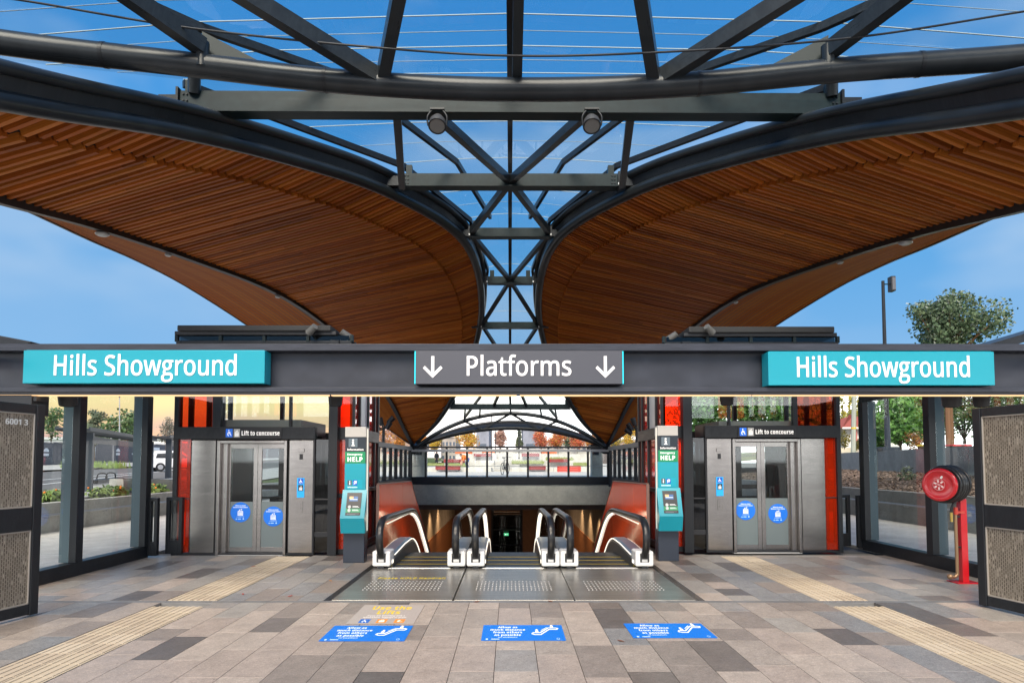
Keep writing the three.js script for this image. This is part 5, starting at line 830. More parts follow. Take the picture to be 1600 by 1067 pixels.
function tree(label, base, height, width, cols, o = {}, group) {
  const f = rng(treeSeed++), t = thing(o.name ?? 'tree', label, o.cat ?? 'tree', base.clone(), group), th = height * (o.clear ?? 0.4), r = o.r ?? height * 0.018;
  const limbs = [rod(base.clone(), base.clone().add(V(0.02 * height * (f() - 0.5), th, 0)), r, 8, r * 0.75)], blobs = [], n = o.blobs ?? 9, cy = base.y + th + (height - th) * 0.5, hh = (height - th) * 0.5;
  for (let i = 0; i < n; i++) {
    const a = f() * 6.283, u = (i + 0.5) / n * 2 - 1, w = width * 0.5 * Math.sqrt(Math.max(0.05, 1 - u * u * (o.cone ? 0 : 0.85))) * (o.cone ? (1 - (u + 1) / 2) * 0.9 + 0.08 : 1), rad = w * (o.k ? 0.3 + 0.62 * f() : 0.15 + 0.45 * f());
    const q = V(base.x + rad * Math.cos(a), cy + u * hh * 0.8, base.z + rad * Math.sin(a)); blobs.push([q.x, q.y, q.z, Math.max((o.k ? 0.09 : 0.12) * width, w * (o.k ? 0.24 + 0.26 * f() : 0.42 + 0.3 * f())), o.cone ? 1.3 : 0.85]);
    if (!o.cone) limbs.push(rod(base.clone().add(V(0, th * (0.75 + 0.25 * f()), 0)), q, r * 0.45, 6, r * 0.12));
  }
  if (o.cone) limbs.push(rod(base.clone(), base.clone().add(V(0, height * 0.8, 0)), r, 6, r * 0.2));
  mesh('trunk', limbs, o.bark ?? bark, t); mesh('crown', crownGeo(f, blobs, o.n ?? 2400, o.leaf ?? 0.16, cols), leafMat, t); return t;
}
const onPlane = (u, v, c0, k) => { const a = (u - CX) / FOC, b = (CY - v) / FOC, dy = b * ct + st, dd = ct - b * st, t = (c0 - EYE) / (dy - k * dd); return V(a * t, EYE + dy * t, -dd * t); };
// ------------------------------------------------------------------ left: walkway wall, planter, road, hoarding
const LC = -0.0076, LK = 0.0176, Yl = (d) => LC + LK * d, onL = (u, v) => onPlane(u, v, LC, LK);
{
  const strip = (name, x0, x1, d0, d1, lift, mat, s0 = 0, k = 12) => { const g = []; for (let i = 0; i < k; i++) { const a = d0 + (d1 - d0) * i / k, b = d0 + (d1 - d0) * (i + 1) / k, xo = (d) => s0 * (d - 26); g.push(quad(V(x0 + xo(a), Yl(a) + lift, -a), V(x1 + xo(a), Yl(a) + lift, -a), V(x1 + xo(b), Yl(b) + lift, -b), V(x0 + xo(b), Yl(b) + lift, -b))); } return structure(name, metric(join(g)), mat); };
  const paleP = M(0.66, 0.66, 0.66, { map: concreteMap, roughness: 0.85 });
  strip('ground', -140, -11.3, 20, 160, -0.02, grassMat, 0, 4);
  strip('footpath', -19.2, -13.1, 20, 120, 0.05, paleP, -0.1); strip('road', -36, -19.2, 20, 160, 0.0, M(0.2, 0.2, 0.205, { map: concreteMap, roughness: 0.9 }), -0.07); strip('kerb', -36.3, -36, 24, 160, 0.14, concrete, -0.07); strip('kerb', -19.35, -19.2, 20, 120, 0.06, concrete, -0.1); strip('footpath', -51.5, -36.3, 30, 160, 0.13, paleP, -0.06);
  let ln = 0; for (const [a, b] of [[[-60, 771], [290, 732.5]], [[-60, 759.5], [290, 733]]]) { const p = onL(...a).add(V(0, 0.012, 0)), q = onL(...b).add(V(0, 0.012, 0)); const m = structure('road_marking', bar(p, q, 0.16, 0.008), paintWhite); }
  // walkway retaining wall with its rail
  const rw = thing('retaining_wall', 'low concrete retaining wall with a steel handrail beside the left walkway', 'wall', V(-11.2, 0, -20));
  for (let d = 9; d < 33; d += 3) mesh('wall_panel', metric(rspan(-11.42, -11.16, -0.1, 0.71, -d, -d - 2.985, 0.01)), concrete, rw);
  const railM = M(0.42, 0.43, 0.45, { metalness: 0.8, roughness: 0.35 }); mesh('handrail', rod(V(-11.04, 0.43, -9), V(-11.04, 0.43, -31), 0.024, 10), railM, rw); for (let d = 11; d < 31; d += 2.2) mesh('bracket', [rod(V(-11.16, 0.36, -d), V(-11.04, 0.38, -d), 0.012, 6), rod(V(-11.04, 0.37, -d), V(-11.04, 0.43, -d), 0.012, 6)], railM, rw);
  structure('planting_bed', metric(span(-13.2, -11.42, 0.2, 0.62, -9, -34)), M(0.13, 0.095, 0.07, { roughness: 1, map: concreteMap }));
  // clumps of green strappy plants with orange flowers
  const f = rng(31);
  const clumps = [[14.4, -12.0, 'at the left end of the planter'], [15.6, -12.5, 'left of the first mullion in the planter'], [16.6, -12.0, 'just right of the first mullion in the planter'], [17.8, -12.7, 'in the planter below the bus shelter post'], [19, -12.1, 'in the planter left of the concrete seat wall'], [20.4, -12.6, 'in the planter before the end of the seat wall'], [21.2, -11.9, 'in the planter below the middle of the seat wall'], [22.6, -12.5, 'in the planter left of the second mullion'], [24.2, -12.1, 'in the planter right of the second mullion'], [25.8, -12.6, 'at the far end of the planter']];
  for (const [d, x, w] of clumps) {
    const b = V(x, 0.6, -d), t = thing('flowering_plant', 'green plant clump with orange flowers ' + w, 'plant', b, 'plant clumps in the left planter'), g = [], R0 = 0.42 + 0.25 * f();
    for (let i = 0; i < 70; i++) { const a = f() * 6.283, r = R0 * (0.4 + 0.7 * f()), h = 0.12 + 0.24 * f(), p = V(b.x + 0.1 * (f() - 0.5), b.y, b.z + 0.1 * (f() - 0.5)), m = p.clone().add(V(Math.cos(a) * r * 0.5, h, Math.sin(a) * r * 0.5)), e = p.clone().add(V(Math.cos(a) * r, h * (0.4 + 0.5 * f()), Math.sin(a) * r)), wv = V(-Math.sin(a), 0, Math.cos(a)).multiplyScalar(0.018); g.push(quad(p.clone().add(wv), m.clone().add(wv), m.clone().sub(wv), p.clone().sub(wv))); g.push(quad(m.clone().add(wv), e, e, m.clone().sub(wv))); }
    mesh('foliage', [...g, crownGeo(f, [[b.x, b.y + 0.16, b.z, R0 * 0.75, 0.5]], 160, 0.14, [[1, 1, 1]]).deleteAttribute('color')], M(...pick([[0.15, 0.24, 0.06], [0.19, 0.27, 0.07], [0.12, 0.2, 0.05]], f), { roughness: 0.7 }), t);
    const fl = []; for (let i = 0; i < 3; i++) { const a = f() * 6.283, r = R0 * f(); fl.push(new THREE.IcosahedronGeometry(0.034, 0).translate(b.x + r * Math.cos(a), b.y + 0.22 + 0.14 * f(), b.z + r * Math.sin(a))); } mesh('flower', fl, M(0.85, 0.22, 0.02, { roughness: 0.6 }), t);
  }
  const sw = thing('seat_wall', 'low pale concrete seat wall behind the left planter', 'wall', V(-13.6, 0.6, -23)); mesh('block', metric(bar(P(180, 757, 22).add(V(0, -0.05, 0)), P(330, 757, 27.5).add(V(0, -0.05, 0)), 0.5, 0.5)), concrete, sw); mesh('end_block', metric(slab(178, 750.5, 192, 767, 21.9, 0.5)), concretePale, sw);
  // bus shelter
  function shelter(A, B, label, bench) {
    const dir = B.clone().sub(A).setY(0).normalize(), out = V(dir.z, 0, -dir.x), yA = A.y, top = yA + 2.45, t = thing('bus_shelter', label, 'bus shelter', A.clone()), blue = M(0.022, 0.032, 0.045, { roughness: 0.45 });
    if (out.x > 0) out.negate();
    for (const p of [A, B]) mesh('post', bar(V(p.x, p.y, p.z), V(p.x, top, p.z), 0.32, 0.2, dir), blue, t);
    mesh('lintel', bar(V(A.x, top - 0.28, A.z), V(B.x, top - 0.28, B.z), 0.12, 0.28), blue, t);
    const c = A.clone().add(B).multiplyScalar(0.5).addScaledVector(out, 0.4), L = A.distanceTo(B) + 1.4; const roofA = c.clone().addScaledVector(dir, -L / 2).setY(top + 0.12), roofB = c.clone().addScaledVector(dir, L / 2).setY(top + 0.12);
    mesh('roof', bar(roofA, roofB, 1.2, 0.04), blue, t); mesh('roof_edge', [bar(roofA.clone().addScaledVector(out, 0.58), roofB.clone().addScaledVector(out, 0.58), 0.06, 0.16), bar(roofA.clone().addScaledVector(out, -0.58), roofB.clone().addScaledVector(out, -0.58), 0.06, 0.16)], blue, t);
    if (bench) { const p = A.clone().lerp(B, 0.05).setY(yA + 0.42), q = A.clone().lerp(B, 0.42).setY(yA + 0.42); mesh('bench', [bar(p, q, 0.42, 0.16)], black, t); for (const k of [0.3, 0.62]) { const b = p.clone().lerp(q, k); mesh('armrest', tube([b.clone().addScaledVector(out, -0.2), b.clone().addScaledVector(out, -0.18).add(V(0, 0.3, 0)), b.clone().addScaledVector(out, 0.1).add(V(0, 0.32, 0)), b.clone().addScaledVector(out, 0.2)], 0.03, 14, 6), black, t); } }
  }
  const S1 = onL(136, 770), S2 = onL(233, 750); shelter(S1, S2, 'dark steel bus shelter with a bench, the nearer of two across the left walkway', true);
  const S3 = onL(262, 748), S4 = S3.clone().add(V(-2.4, 0.12, -8)); shelter(S3, S4, 'dark steel bus shelter farther along the road near the lift tower', false);
  // hoarding
  const ho = thing('hoarding', 'long dark blue construction hoarding with white marks across the road', 'fence', V(-51.5, Yl(80), -80)), hb = [[0.05, 0.06, 0.085], [0.045, 0.055, 0.078], [0.058, 0.068, 0.092]].map((c) => M(...c, { roughness: 0.6 }));
  for (let d = 54; d < 150; d += 2.6) mesh('panel', span(-51.6, -51.52, Yl(d), Yl(d) + 2.66, -d, -d - 2.57), pick(hb, f), ho);
  mesh('top_rail', bar(V(-51.5, Yl(54) + 2.7, -54), V(-51.5, Yl(150) + 2.7, -150), 0.16, 0.08), M(0.3, 0.3, 0.32), ho);
  for (const [d, kind] of [[71, 0], [75.5, 1], [84, 0], [88, 1], [62, 0], [66, 1], [100, 0], [105, 1]]) { const y = Yl(d) + 1.55, x = -51.49; const w = M(0.7, 0.72, 0.75, { roughness: 0.6 }); if (kind === 0) mesh('mark', [new THREE.CircleGeometry(0.42, 24, 0, Math.PI).rotateY(Math.PI / 2).translate(x, y + 0.05, -d), span(x - 0.01, x, y - 0.4, y - 0.12, -d + 0.4, -d - 0.4)], w, ho); else mesh('mark', [span(x - 0.01, x, y + 0.1, y + 0.5, -d + 0.1, -d - 0.7), span(x - 0.01, x, y - 0.35, y - 0.18, -d + 0.9, -d - 0.9)], w, ho); }
  for (const d of [78.5, 93]) mesh('notice_board', [span(-51.5, -51.42, Yl(d) + 0.9, Yl(d) + 2.2, -d + 0.8, -d - 0.8)], M(0.7, 0.74, 0.78, { roughness: 0.6 }), ho);
  const bld = thing('building', 'long white flat roofed building behind the hoarding', 'building', V(-90, 2, -125)); mesh('wall', span(-120, -56, 1, 6.2, -128, -150), M(0.78, 0.78, 0.78, { roughness: 0.8 }), bld); mesh('roof_edge', span(-120.3, -55.7, 6.2, 6.7, -127.6, -150.3), M(0.5, 0.52, 0.54), bld); for (let i = 0; i < 12; i++) mesh('window', span(-117 + i * 5, -114.4 + i * 5, 3.6, 5, -127.96, -128.05), M(0.08, 0.1, 0.13, { roughness: 0.15 }), bld);
  // street trees
  tree('slender street tree with dark green leaves standing behind the bus shelter', onL(146, 729).add(V(0, 0.1, 0)), 6.4, 2.6, OLIVE, { clear: 0.3, n: 2600, leaf: 0.2 }); tree('bushy tree partly behind the first left mullion', onL(122, 727).add(V(0, 0.1, 0)), 4.6, 3.6, GREEN, { clear: 0.3, n: 2400, leaf: 0.22 });
  tree('thin grey tree above the white car', onL(258, 725).add(V(0, 0.1, 0)), 6.3, 3.4, [[0.16, 0.16, 0.12], [0.2, 0.19, 0.15], [0.12, 0.13, 0.09]], { clear: 0.42, n: 1100, leaf: 0.2 }); tree('small dark tree on the skyline at the far left', P(79, 695, 118), 7.5, 6, GREEN, { clear: 0.15, n: 900, leaf: 0.45 });
  for (const [u, v, h, lab] of [[196, 700, 7, 'low dark tree behind the right end of the hoarding'], [168, 700, 5.8, 'low dark tree behind the middle of the hoarding'], [208, 702, 6.4, 'low round tree beside the second mullion behind the hoarding']]) tree(lab, P(u, v, 112), h, 7, GREEN, { clear: 0.1, n: 800, leaf: 0.5 });
  const gp = onL(148, 732.5), gg = thing('grass_clump', 'clump of long green grass at the foot of the street tree', 'grass', gp); const cl = []; for (let i = 0; i < 420; i++) { const x = gp.x + (f() - 0.5) * 5.6, z = gp.z + (f() - 0.5) * 2, h = 0.35 + 0.45 * f(), l = (f() - 0.5) * 0.4; cl.push(quad(V(x - 0.05, gp.y + 0.05, z), V(x + 0.05, gp.y + 0.05, z), V(x + l + 0.01, gp.y + h, z), V(x + l - 0.01, gp.y + h, z))); } mesh('blade', cl, M(0.16, 0.24, 0.06, { roughness: 0.8 }), gg).userData.kind = 'stuff';
  for (const [u, v0, v1, d, r, lab] of [[186, 620, 690, 95, 0.1, 'tall grey lamp post behind the hoarding'], [176, 690, 727, 62, 0.03, 'thin pale sign pole on the far kerb']]) { const a = P(u, v1, d), b = P(u, v0, d), t = thing('pole', lab, 'pole', a); mesh('shaft', rod(a, b, r, 8, r * 0.6), M(0.42, 0.42, 0.44, { roughness: 0.5 }), t); mesh('cap', new THREE.SphereGeometry(r * 1.1, 8, 6).translate(b.x, b.y, b.z), steelGrey, t); }
  // white car
  {
    const c = P(247, 735, 53); c.y = Yl(53) + 0.02; const t = thing('parked_car', 'white sport utility car on the road seen from behind at an angle', 'car', c), white = M(0.8, 0.81, 0.83, { roughness: 0.2, clearcoat: 0.8 }), gl = M(0.02, 0.024, 0.03, { roughness: 0.08 });
    const ext = (pts, w, z0) => new THREE.ExtrudeGeometry(new THREE.Shape(pts.map(([x, y]) => new THREE.Vector2(x, y))), { depth: w, bevelEnabled: true, bevelSize: 0.05, bevelThickness: 0.07, bevelSegments: 3, curveSegments: 6 }).translate(0, 0, z0);
    const turn = (g) => g.rotateY(0.72).translate(c.x + 1.0, c.y, c.z - 0.9);
    mesh('body', turn(join([ext([[-2.2, 0.42], [-2.25, 0.75], [-2.12, 1.02], [1.0, 1.02], [2.0, 0.92], [2.24, 0.72], [2.22, 0.36], [-2.2, 0.36]], 1.56, -0.78), ext([[-2.05, 1.02], [-1.78, 1.56], [-1.4, 1.66], [0.2, 1.64], [1.05, 1.02]], 1.36, -0.68)])), white, t);
    mesh('side_window', turn(join([1, -1].flatMap((s) => [new THREE.ExtrudeGeometry(new THREE.Shape([[-1.75, 1.08], [-1.62, 1.45], [-0.62, 1.52], [-0.62, 1.06]].map(([x, y]) => new THREE.Vector2(x, y))), { depth: 0.02, bevelEnabled: false }).translate(0, 0, s * 0.755 - 0.01), new THREE.ExtrudeGeometry(new THREE.Shape([[-0.55, 1.06], [-0.55, 1.52], [0.15, 1.52], [0.8, 1.06]].map(([x, y]) => new THREE.Vector2(x, y))), { depth: 0.02, bevelEnabled: false }).translate(0, 0, s * 0.755 - 0.01)]))), gl, t);
    mesh('rear_window', turn(new THREE.PlaneGeometry(1.3, 0.48).rotateX(-0.45).rotateY(-Math.PI / 2).translate(-2.0, 1.3, 0)), gl, t); mesh('number_plate', turn(box(0.02, 0.12, 0.5, -2.3, 0.72, 0)), paintWhite, t);
    for (const s of [-1, 1]) mesh('tail_light', turn(rbox(0.12, 0.3, 0.16, -2.22, 0.98, s * 0.74, 0.03)), M(0.5, 0.01, 0.01, { roughness: 0.2 }), t);
    mesh('sill', turn(join([box(4.3, 0.14, 1.6, 0, 0.33, 0)])), black, t);
    for (const x of [-1.4, 1.4]) for (const s of [-1, 1]) { const w = mesh('wheel', turn(new THREE.CylinderGeometry(0.35, 0.35, 0.22, 22).rotateX(Math.PI / 2).translate(x, 0.35, s * 0.76)), rubber, t); mesh('rim', turn(join([new THREE.CylinderGeometry(0.2, 0.2, 0.02, 16).rotateX(Math.PI / 2).translate(x, 0.35, s * 0.88), ...[0, 1, 2, 3, 4].map((k) => box(0.05, 0.2, 0.02, 0, 0.11, 0).rotateZ(k * 1.257).translate(x, 0.35, s * 0.893))])), M(0.5, 0.5, 0.52, { metalness: 0.6, roughness: 0.35 }), w); }
  }
}
// ------------------------------------------------------------------ right: walls, mulch, garden, house
{
  const f = rng(61), wl = thing('retaining_wall', 'low concrete retaining wall with a steel handrail beside the right walkway', 'wall', V(11.1, 0, -20));
  for (let d = 8; d < 33; d += 3) mesh('wall_panel', metric(rspan(11.05, 11.3, -0.1, 0.87, -d, -d - 2.985, 0.01)), concreteDark, wl);
  const railM = M(0.42, 0.43, 0.45, { metalness: 0.8, roughness: 0.35 }); mesh('handrail', rod(V(10.92, 0.52, -8), V(10.92, 0.52, -31), 0.024, 10), railM, wl); for (let d = 9; d < 31; d += 2.2) mesh('bracket', [rod(V(11.05, 0.45, -d), V(10.92, 0.47, -d), 0.012, 6), rod(V(10.92, 0.46, -d), V(10.92, 0.52, -d), 0.012, 6)], railM, wl);
  const A = V(20.8, 1.25, -43), B = V(13.1, 1.25, -12);
  const w2 = thing('garden_wall', 'tall grey concrete wall behind the mulch bed on the right', 'wall', V(17, 1.2, -27)), n = 10;
  for (let i = 0; i < n; i++) { const p = A.clone().lerp(B, i / n + 0.0005), q = A.clone().lerp(B, (i + 1) / n - 0.0005); mesh('wall_panel', metric(bar(p.clone().setY(1.7), q.clone().setY(1.7), 0.25, 1.06)), concreteDark, w2); }
  { const p = A.clone().lerp(B, 0.385), q = A.clone().lerp(B, 0.392); mesh('pilaster', bar(p.clone().setY(1.69).add(V(-0.1, 0, 0.03)), q.clone().setY(1.69).add(V(-0.1, 0, 0.03)), 0.2, 1.0), concretePale, w2); }
  // mulch
  const mul = quad(V(11.3, 0.8, -8), V(13.2, 1.22, -8), V(20.9, 1.22, -43), V(11.3, 0.8, -43)); structure('ground', mul, M(0.1, 0.068, 0.05, { roughness: 1, map: concreteMap }));
  { const cg = box(0.13, 0.02, 0.04), im = new THREE.InstancedMesh(cg, M(1, 1, 1, { roughness: 0.95 }), 9000), o = new THREE.Object3D(), col = new THREE.Color(); for (let i = 0; i < 9000; i++) { const d = 10 + 30 * f(), k = f(), x0 = 11.35, x1 = 13.1 + (d - 12) * 0.248, x = x0 + (x1 - x0) * k; o.position.set(x, 0.83 + 0.42 * k + 0.03 * f(), -d); o.rotation.set((f() - 0.5) * 0.9, f() * 6, (f() - 0.5) * 0.9); o.scale.setScalar(0.6 + f()); o.updateMatrix(); im.setMatrixAt(i, o.matrix); const c = 0.06 + 0.22 * f() * f(); im.setColorAt(i, col.setRGB(c * 1.15, c * 0.85, c * 0.68)); } im.name = 'mulch'; tag(im, 'brown wood chip mulch in the bed between the two right walls', 'mulch', null, 'stuff'); im.castShadow = im.receiveShadow = true; scene.add(im); }
  for (const [u, v, d] of [[1418, 755, 22]]) tree('small weedy green plant growing in the mulch bed', P(u, v, d), 0.6, 0.9, OLIVE, { name: 'shrub', cat: 'shrub', clear: 0.05, n: 260, leaf: 0.08, blobs: 4 });
  // raised ground beyond the wall
  { const g = quad(V(13.2, 2.1, -10), V(160, 5.0, -10), V(160, 7.5, -160), V(21.6, 2.15, -45.5)); structure('ground', metric(g), M(0.3, 0.27, 0.12, { roughness: 1, map: grassMat.map })); structure('ground', metric(quad(V(21.2, 2.14, -45.4), V(70, 4.6, -160), V(21, 2.4, -160), V(12, 1.4, -46))), M(0.3, 0.27, 0.12, { roughness: 1, map: grassMat.map })); }
  const pp = (u, v, d) => P(u, v, d);
  // lamp post on the wall
  { const d = 30.2, b = P(1388, 703, d), t = thing('lamp_post', 'tall dark lamp post with a flat black light head standing on the right garden wall', 'lamp post', b), top = P(1381.5, 439, d); mesh('base', [rspan(b.x - 0.4, b.x + 0.4, b.y - 0.05, b.y + 0.14, b.z + 0.3, b.z - 0.3, 0.03), rod(b, b.clone().add(V(0, 1.6, 0)), 0.13, 14, 0.12)], navy, t); mesh('pole', rod(V(b.x, b.y + 1.4, b.z), V(b.x, top.y, b.z), 0.1, 14, 0.07), steelDark, t); const h = V(b.x + 0.42, P(1396, 444, d).y, b.z); mesh('arm', rod(V(b.x, h.y, b.z), h, 0.03, 8), steelGrey, t); mesh('light_head', rbox(0.22, 0.72, 0.34, h.x, h.y, h.z, 0.03).rotateZ(0), black, t); mesh('lens', rspan(h.x - 0.06, h.x + 0.09, h.y - 0.3, h.y + 0.3, h.z + 0.175, h.z + 0.168, 0.004), M(0.12, 0.12, 0.13, { roughness: 0.2 }), t); }
  tree('tall dark green gum tree rising above the beam at the upper right', P(1487, 700, 40), 10.0, 5.3, [[0.06, 0.12, 0.05], [0.09, 0.16, 0.07], [0.05, 0.1, 0.045], [0.12, 0.18, 0.08]], { clear: 0.56, n: 9000, leaf: 0.2, blobs: 40, k: 1, r: 0.2, bark: M(0.24, 0.12, 0.06, { roughness: 0.9, map: streakMap }) });
  for (const [u, v, d, h, w, c, lab] of [[1408, 704, 36, 3.6, 3.6, LUSH, 'bright green leafy shrub right of the lamp post'], [1437, 703, 37, 4.6, 4.0, LUSH, 'tall bright green shrub left of the second right mullion'], [1378, 706, 38, 2.2, 1.2, LUSH, 'bright green shrub left of the lamp post beside the first right mullion'], [1462, 700, 43, 6.2, 5.0, GREEN, 'dark green bushy tree behind the second right mullion'], [1508, 694, 46, 6.6, 5.6, GREEN, 'dark green tree behind the hose reel near the right gate'], [1420, 696, 50, 7.4, 6.4, GREEN, 'broad dark tree behind the bright green shrubs'], [1545, 690, 44, 6, 5, GREEN, 'dark green tree behind the right gate'], [1585, 690, 44, 6.5, 5, GREEN, 'dark green tree at the right edge behind the gate'], [1308, 700, 90, 15, 5, GREEN, 'dark tree behind the golden conifers']]) tree(lab, P(u, v, d), h, w, c, { clear: 0.06, n: 3600, leaf: 0.2, blobs: 14 });
  tree('small orange brown shrub at the foot of the green bushes', P(1427, 703, 34), 1.0, 1.5, AMBER.map((c) => c.map((x) => x * 0.5)), { name: 'shrub', cat: 'shrub', clear: 0.02, n: 500, leaf: 0.1, blobs: 5 });
  [[1318, 'leftmost'], [1330, 'second'], [1344, 'third'], [1356, 'rightmost']].forEach(([u, w]) => tree(`golden green column conifer behind the house, ${w} of four`, P(u, 684, 72), 5.2 + (u % 3) * 0.4, 1.6, [[0.42, 0.38, 0.03], [0.5, 0.42, 0.04], [0.32, 0.32, 0.03]], { name: 'conifer', cone: true, clear: 0.03, n: 900, leaf: 0.22, blobs: 10 }, 'golden conifers behind the house'));
  for (const [u, v, h, w, lab] of [[1320, 702, 1.5, 1.5, 'round yellow green shrub before the house'], [1340, 701, 0.7, 0.9, 'small round orange shrub before the house'], [1351, 700, 0.8, 1, 'small round shrub beside the first right mullion']]) tree(lab, P(u, v, 50), h, w, [[0.22, 0.2, 0.03], [0.28, 0.22, 0.03]], { name: 'shrub', cat: 'shrub', clear: 0.02, n: 400, leaf: 0.14, blobs: 5 });
  // house
  { const d = 62, t = thing('house', 'white house with a red tiled hip roof beyond the right garden wall', 'house', P(1345, 690, d)), y0 = P(797, 692, d).y, y1 = P(797, 668, d).y, y2 = P(797, 653, d).y, x0 = P(1322, 680, d).x, x1 = P(1410, 680, d).x; mesh('wall', span(x0, x1, y0 - 1, y1, -d, -d - 8), M(0.75, 0.74, 0.7, { roughness: 0.85 }), t); const q = (a, b, c, e) => quad(a, b, c, e); mesh('roof', [q(V(x0 - 0.6, y1 - 0.05, -d + 0.6), V(x1 + 0.6, y1 - 0.05, -d + 0.6), V(x1 - 3, y2 + 0.6, -d - 4), V(x0 + 3, y2 + 0.6, -d - 4)), q(V(x0 - 0.6, y1 - 0.05, -d - 8.6), V(x0 - 0.6, y1 - 0.05, -d + 0.6), V(x0 + 3, y2 + 0.6, -d - 4), V(x0 + 3, y2 + 0.6, -d - 4))], M(0.42, 0.1, 0.07, { roughness: 0.8, map: streakMap }), t); mesh('gutter', span(x0 - 0.65, x1 + 0.65, y1 - 0.16, y1, -d + 0.62, -d + 0.7), paintWhite, t); for (const k of [0.3, 0.62]) { const xa = x0 + (x1 - x0) * k; const w = mesh('window', span(xa, xa + 1.3, y0 + 0.3, y1 - 0.25, -d + 0.03, -d - 0.02), M(0.2, 0.25, 0.28, { roughness: 0.1 }), t); mesh('frame', [span(xa + 0.62, xa + 0.68, y0 + 0.3, y1 - 0.25, -d + 0.05, -d)], paintWhite, w); } mesh('post', rspan(x0 + 0.8, x0 + 0.92, y0 - 0.6, y1, -d + 0.4, -d + 0.3), M(0.5, 0.12, 0.1), t);
    const fe = thing('fence', 'pale cream fence in front of the house', 'fence', P(1335, 700, 56)); for (let i = 0; i < 14; i++) { const a = P(1306 + i * 7, 690, 56), yb = P(797, 703, 56).y, yt2 = P(797, 687, 56).y; mesh('board', span(a.x, a.x + 0.38, yb - 0.5, yt2 - 0.7, -56, -56.05), M(0.66, 0.6, 0.46, { roughness: 0.85 }), fe); } }
  // poles, bins
  { const a = P(1334, 712, 44), b = P(1336, 560, 44), t = thing('power_pole', 'pale timber power pole with a yellow band left of the first right mullion', 'pole', a); mesh('shaft', rod(a, b, 0.17, 10, 0.13), M(0.5, 0.54, 0.48, { roughness: 0.9, map: streakMap }), t); const y = P(1335, 669, 44); mesh('band', new THREE.CylinderGeometry(0.172, 0.172, 0.1, 12).translate(a.x + (b.x - a.x) * 0.28, y.y, y.z), M(0.8, 0.5, 0.02), t); mesh('crossarm', box(2, 0.12, 0.1, b.x, b.y - 0.5, b.z + 0.1), bark, t); }
  { const a = P(1483.5, 703, 33), b = P(1477, 540, 33.4), t = thing('timber_pole', 'leaning brown timber pole right of the second right mullion', 'pole', a); mesh('shaft', rod(a, b, 0.13, 10, 0.1), M(0.26, 0.13, 0.07, { roughness: 0.9, map: streakMap }), t); mesh('cap', new THREE.CylinderGeometry(0.105, 0.105, 0.02, 10).translate(b.x, b.y + 0.01, b.z), steelGrey, t); }
  for (const [u, d, lid, lab] of [[1448, 33, [0.75, 0.55, 0.02], 'green wheelie bin with a yellow lid behind the garden wall'], [1459, 33.5, [0.7, 0.5, 0.02], 'green wheelie bin with a yellow lid behind the second right mullion'], [1493, 31, [0.6, 0.03, 0.04], 'dark wheelie bin with a red lid, left of two behind the garden wall'], [1504, 31, [0.6, 0.03, 0.04], 'dark wheelie bin with a red lid, right of two behind the garden wall']]) { const b = P(u, 700, d), yb = 2.05, t = thing('wheelie_bin', lab, 'bin', V(b.x, yb, b.z), 'wheelie bins behind the garden wall'), bt = P(u, 697.5, d).y; mesh('body', new THREE.CylinderGeometry(0.36, 0.28, bt - yb, 4).rotateY(Math.PI / 4).translate(b.x, (bt + yb) / 2, b.z), M(0.03, 0.08, 0.05, { roughness: 0.5 }), t); mesh('lid', rbox(0.58, 0.09, 0.62, b.x, bt + 0.045, b.z, 0.03), M(...lid, { roughness: 0.4 }), t); mesh('handle', rod(V(b.x - 0.22, bt + 0.02, b.z - 0.34), V(b.x + 0.22, bt + 0.02, b.z - 0.34), 0.02, 6), black, t); }
  // trees seen through the right lift tower
  for (const [u, v, d, h, w, lab] of [[1110, 712, 64, 9, 8, 'broad green tree seen through the left pane above the right lift'], [1185, 712, 66, 10, 8, 'broad green tree seen above the right lift doors'], [1230, 712, 60, 9, 6, 'green tree seen through the right lift tower near its outer edge'], [1276, 712, 62, 8, 3, 'green tree seen through the red strip of the right lift']]) tree(lab, P(u, v, d), h, w, LUSH.map((c) => c.map((x) => x * 0.8)), { clear: 0.12, n: 4600, leaf: 0.4, blobs: 16 });
}
// dark edges of side roofs just showing above the ends of the beam
for (const s of [-1, 1]) { const t = thing('side_awning', s < 0 ? 'dark sloping awning edge above the beam at the far left' : 'dark sloping awning edge above the beam at the far right', 'awning', P(s < 0 ? 0 : 1600, 530, 16)), a = s < 0 ? P(46, 541, 16) : P(1548, 545, 16), b = s < 0 ? P(-140, 506, 16) : P(1740, 488, 16); mesh('edge_beam', bar(a, b, 0.16, 0.16), steelDark, t); mesh('roof', bar(a.clone().add(V(0, 0.1, -1.2)), b.clone().add(V(0, 0.1, -1.2)), 2.4, 0.05), black, t); mesh('post', rod(V(b.x + (s < 0 ? 1.2 : -1.2), 0, b.z - 0.3), V(b.x + (s < 0 ? 1.2 : -1.2), b.y, b.z - 0.3), 0.07, 10), steelDark, t); }
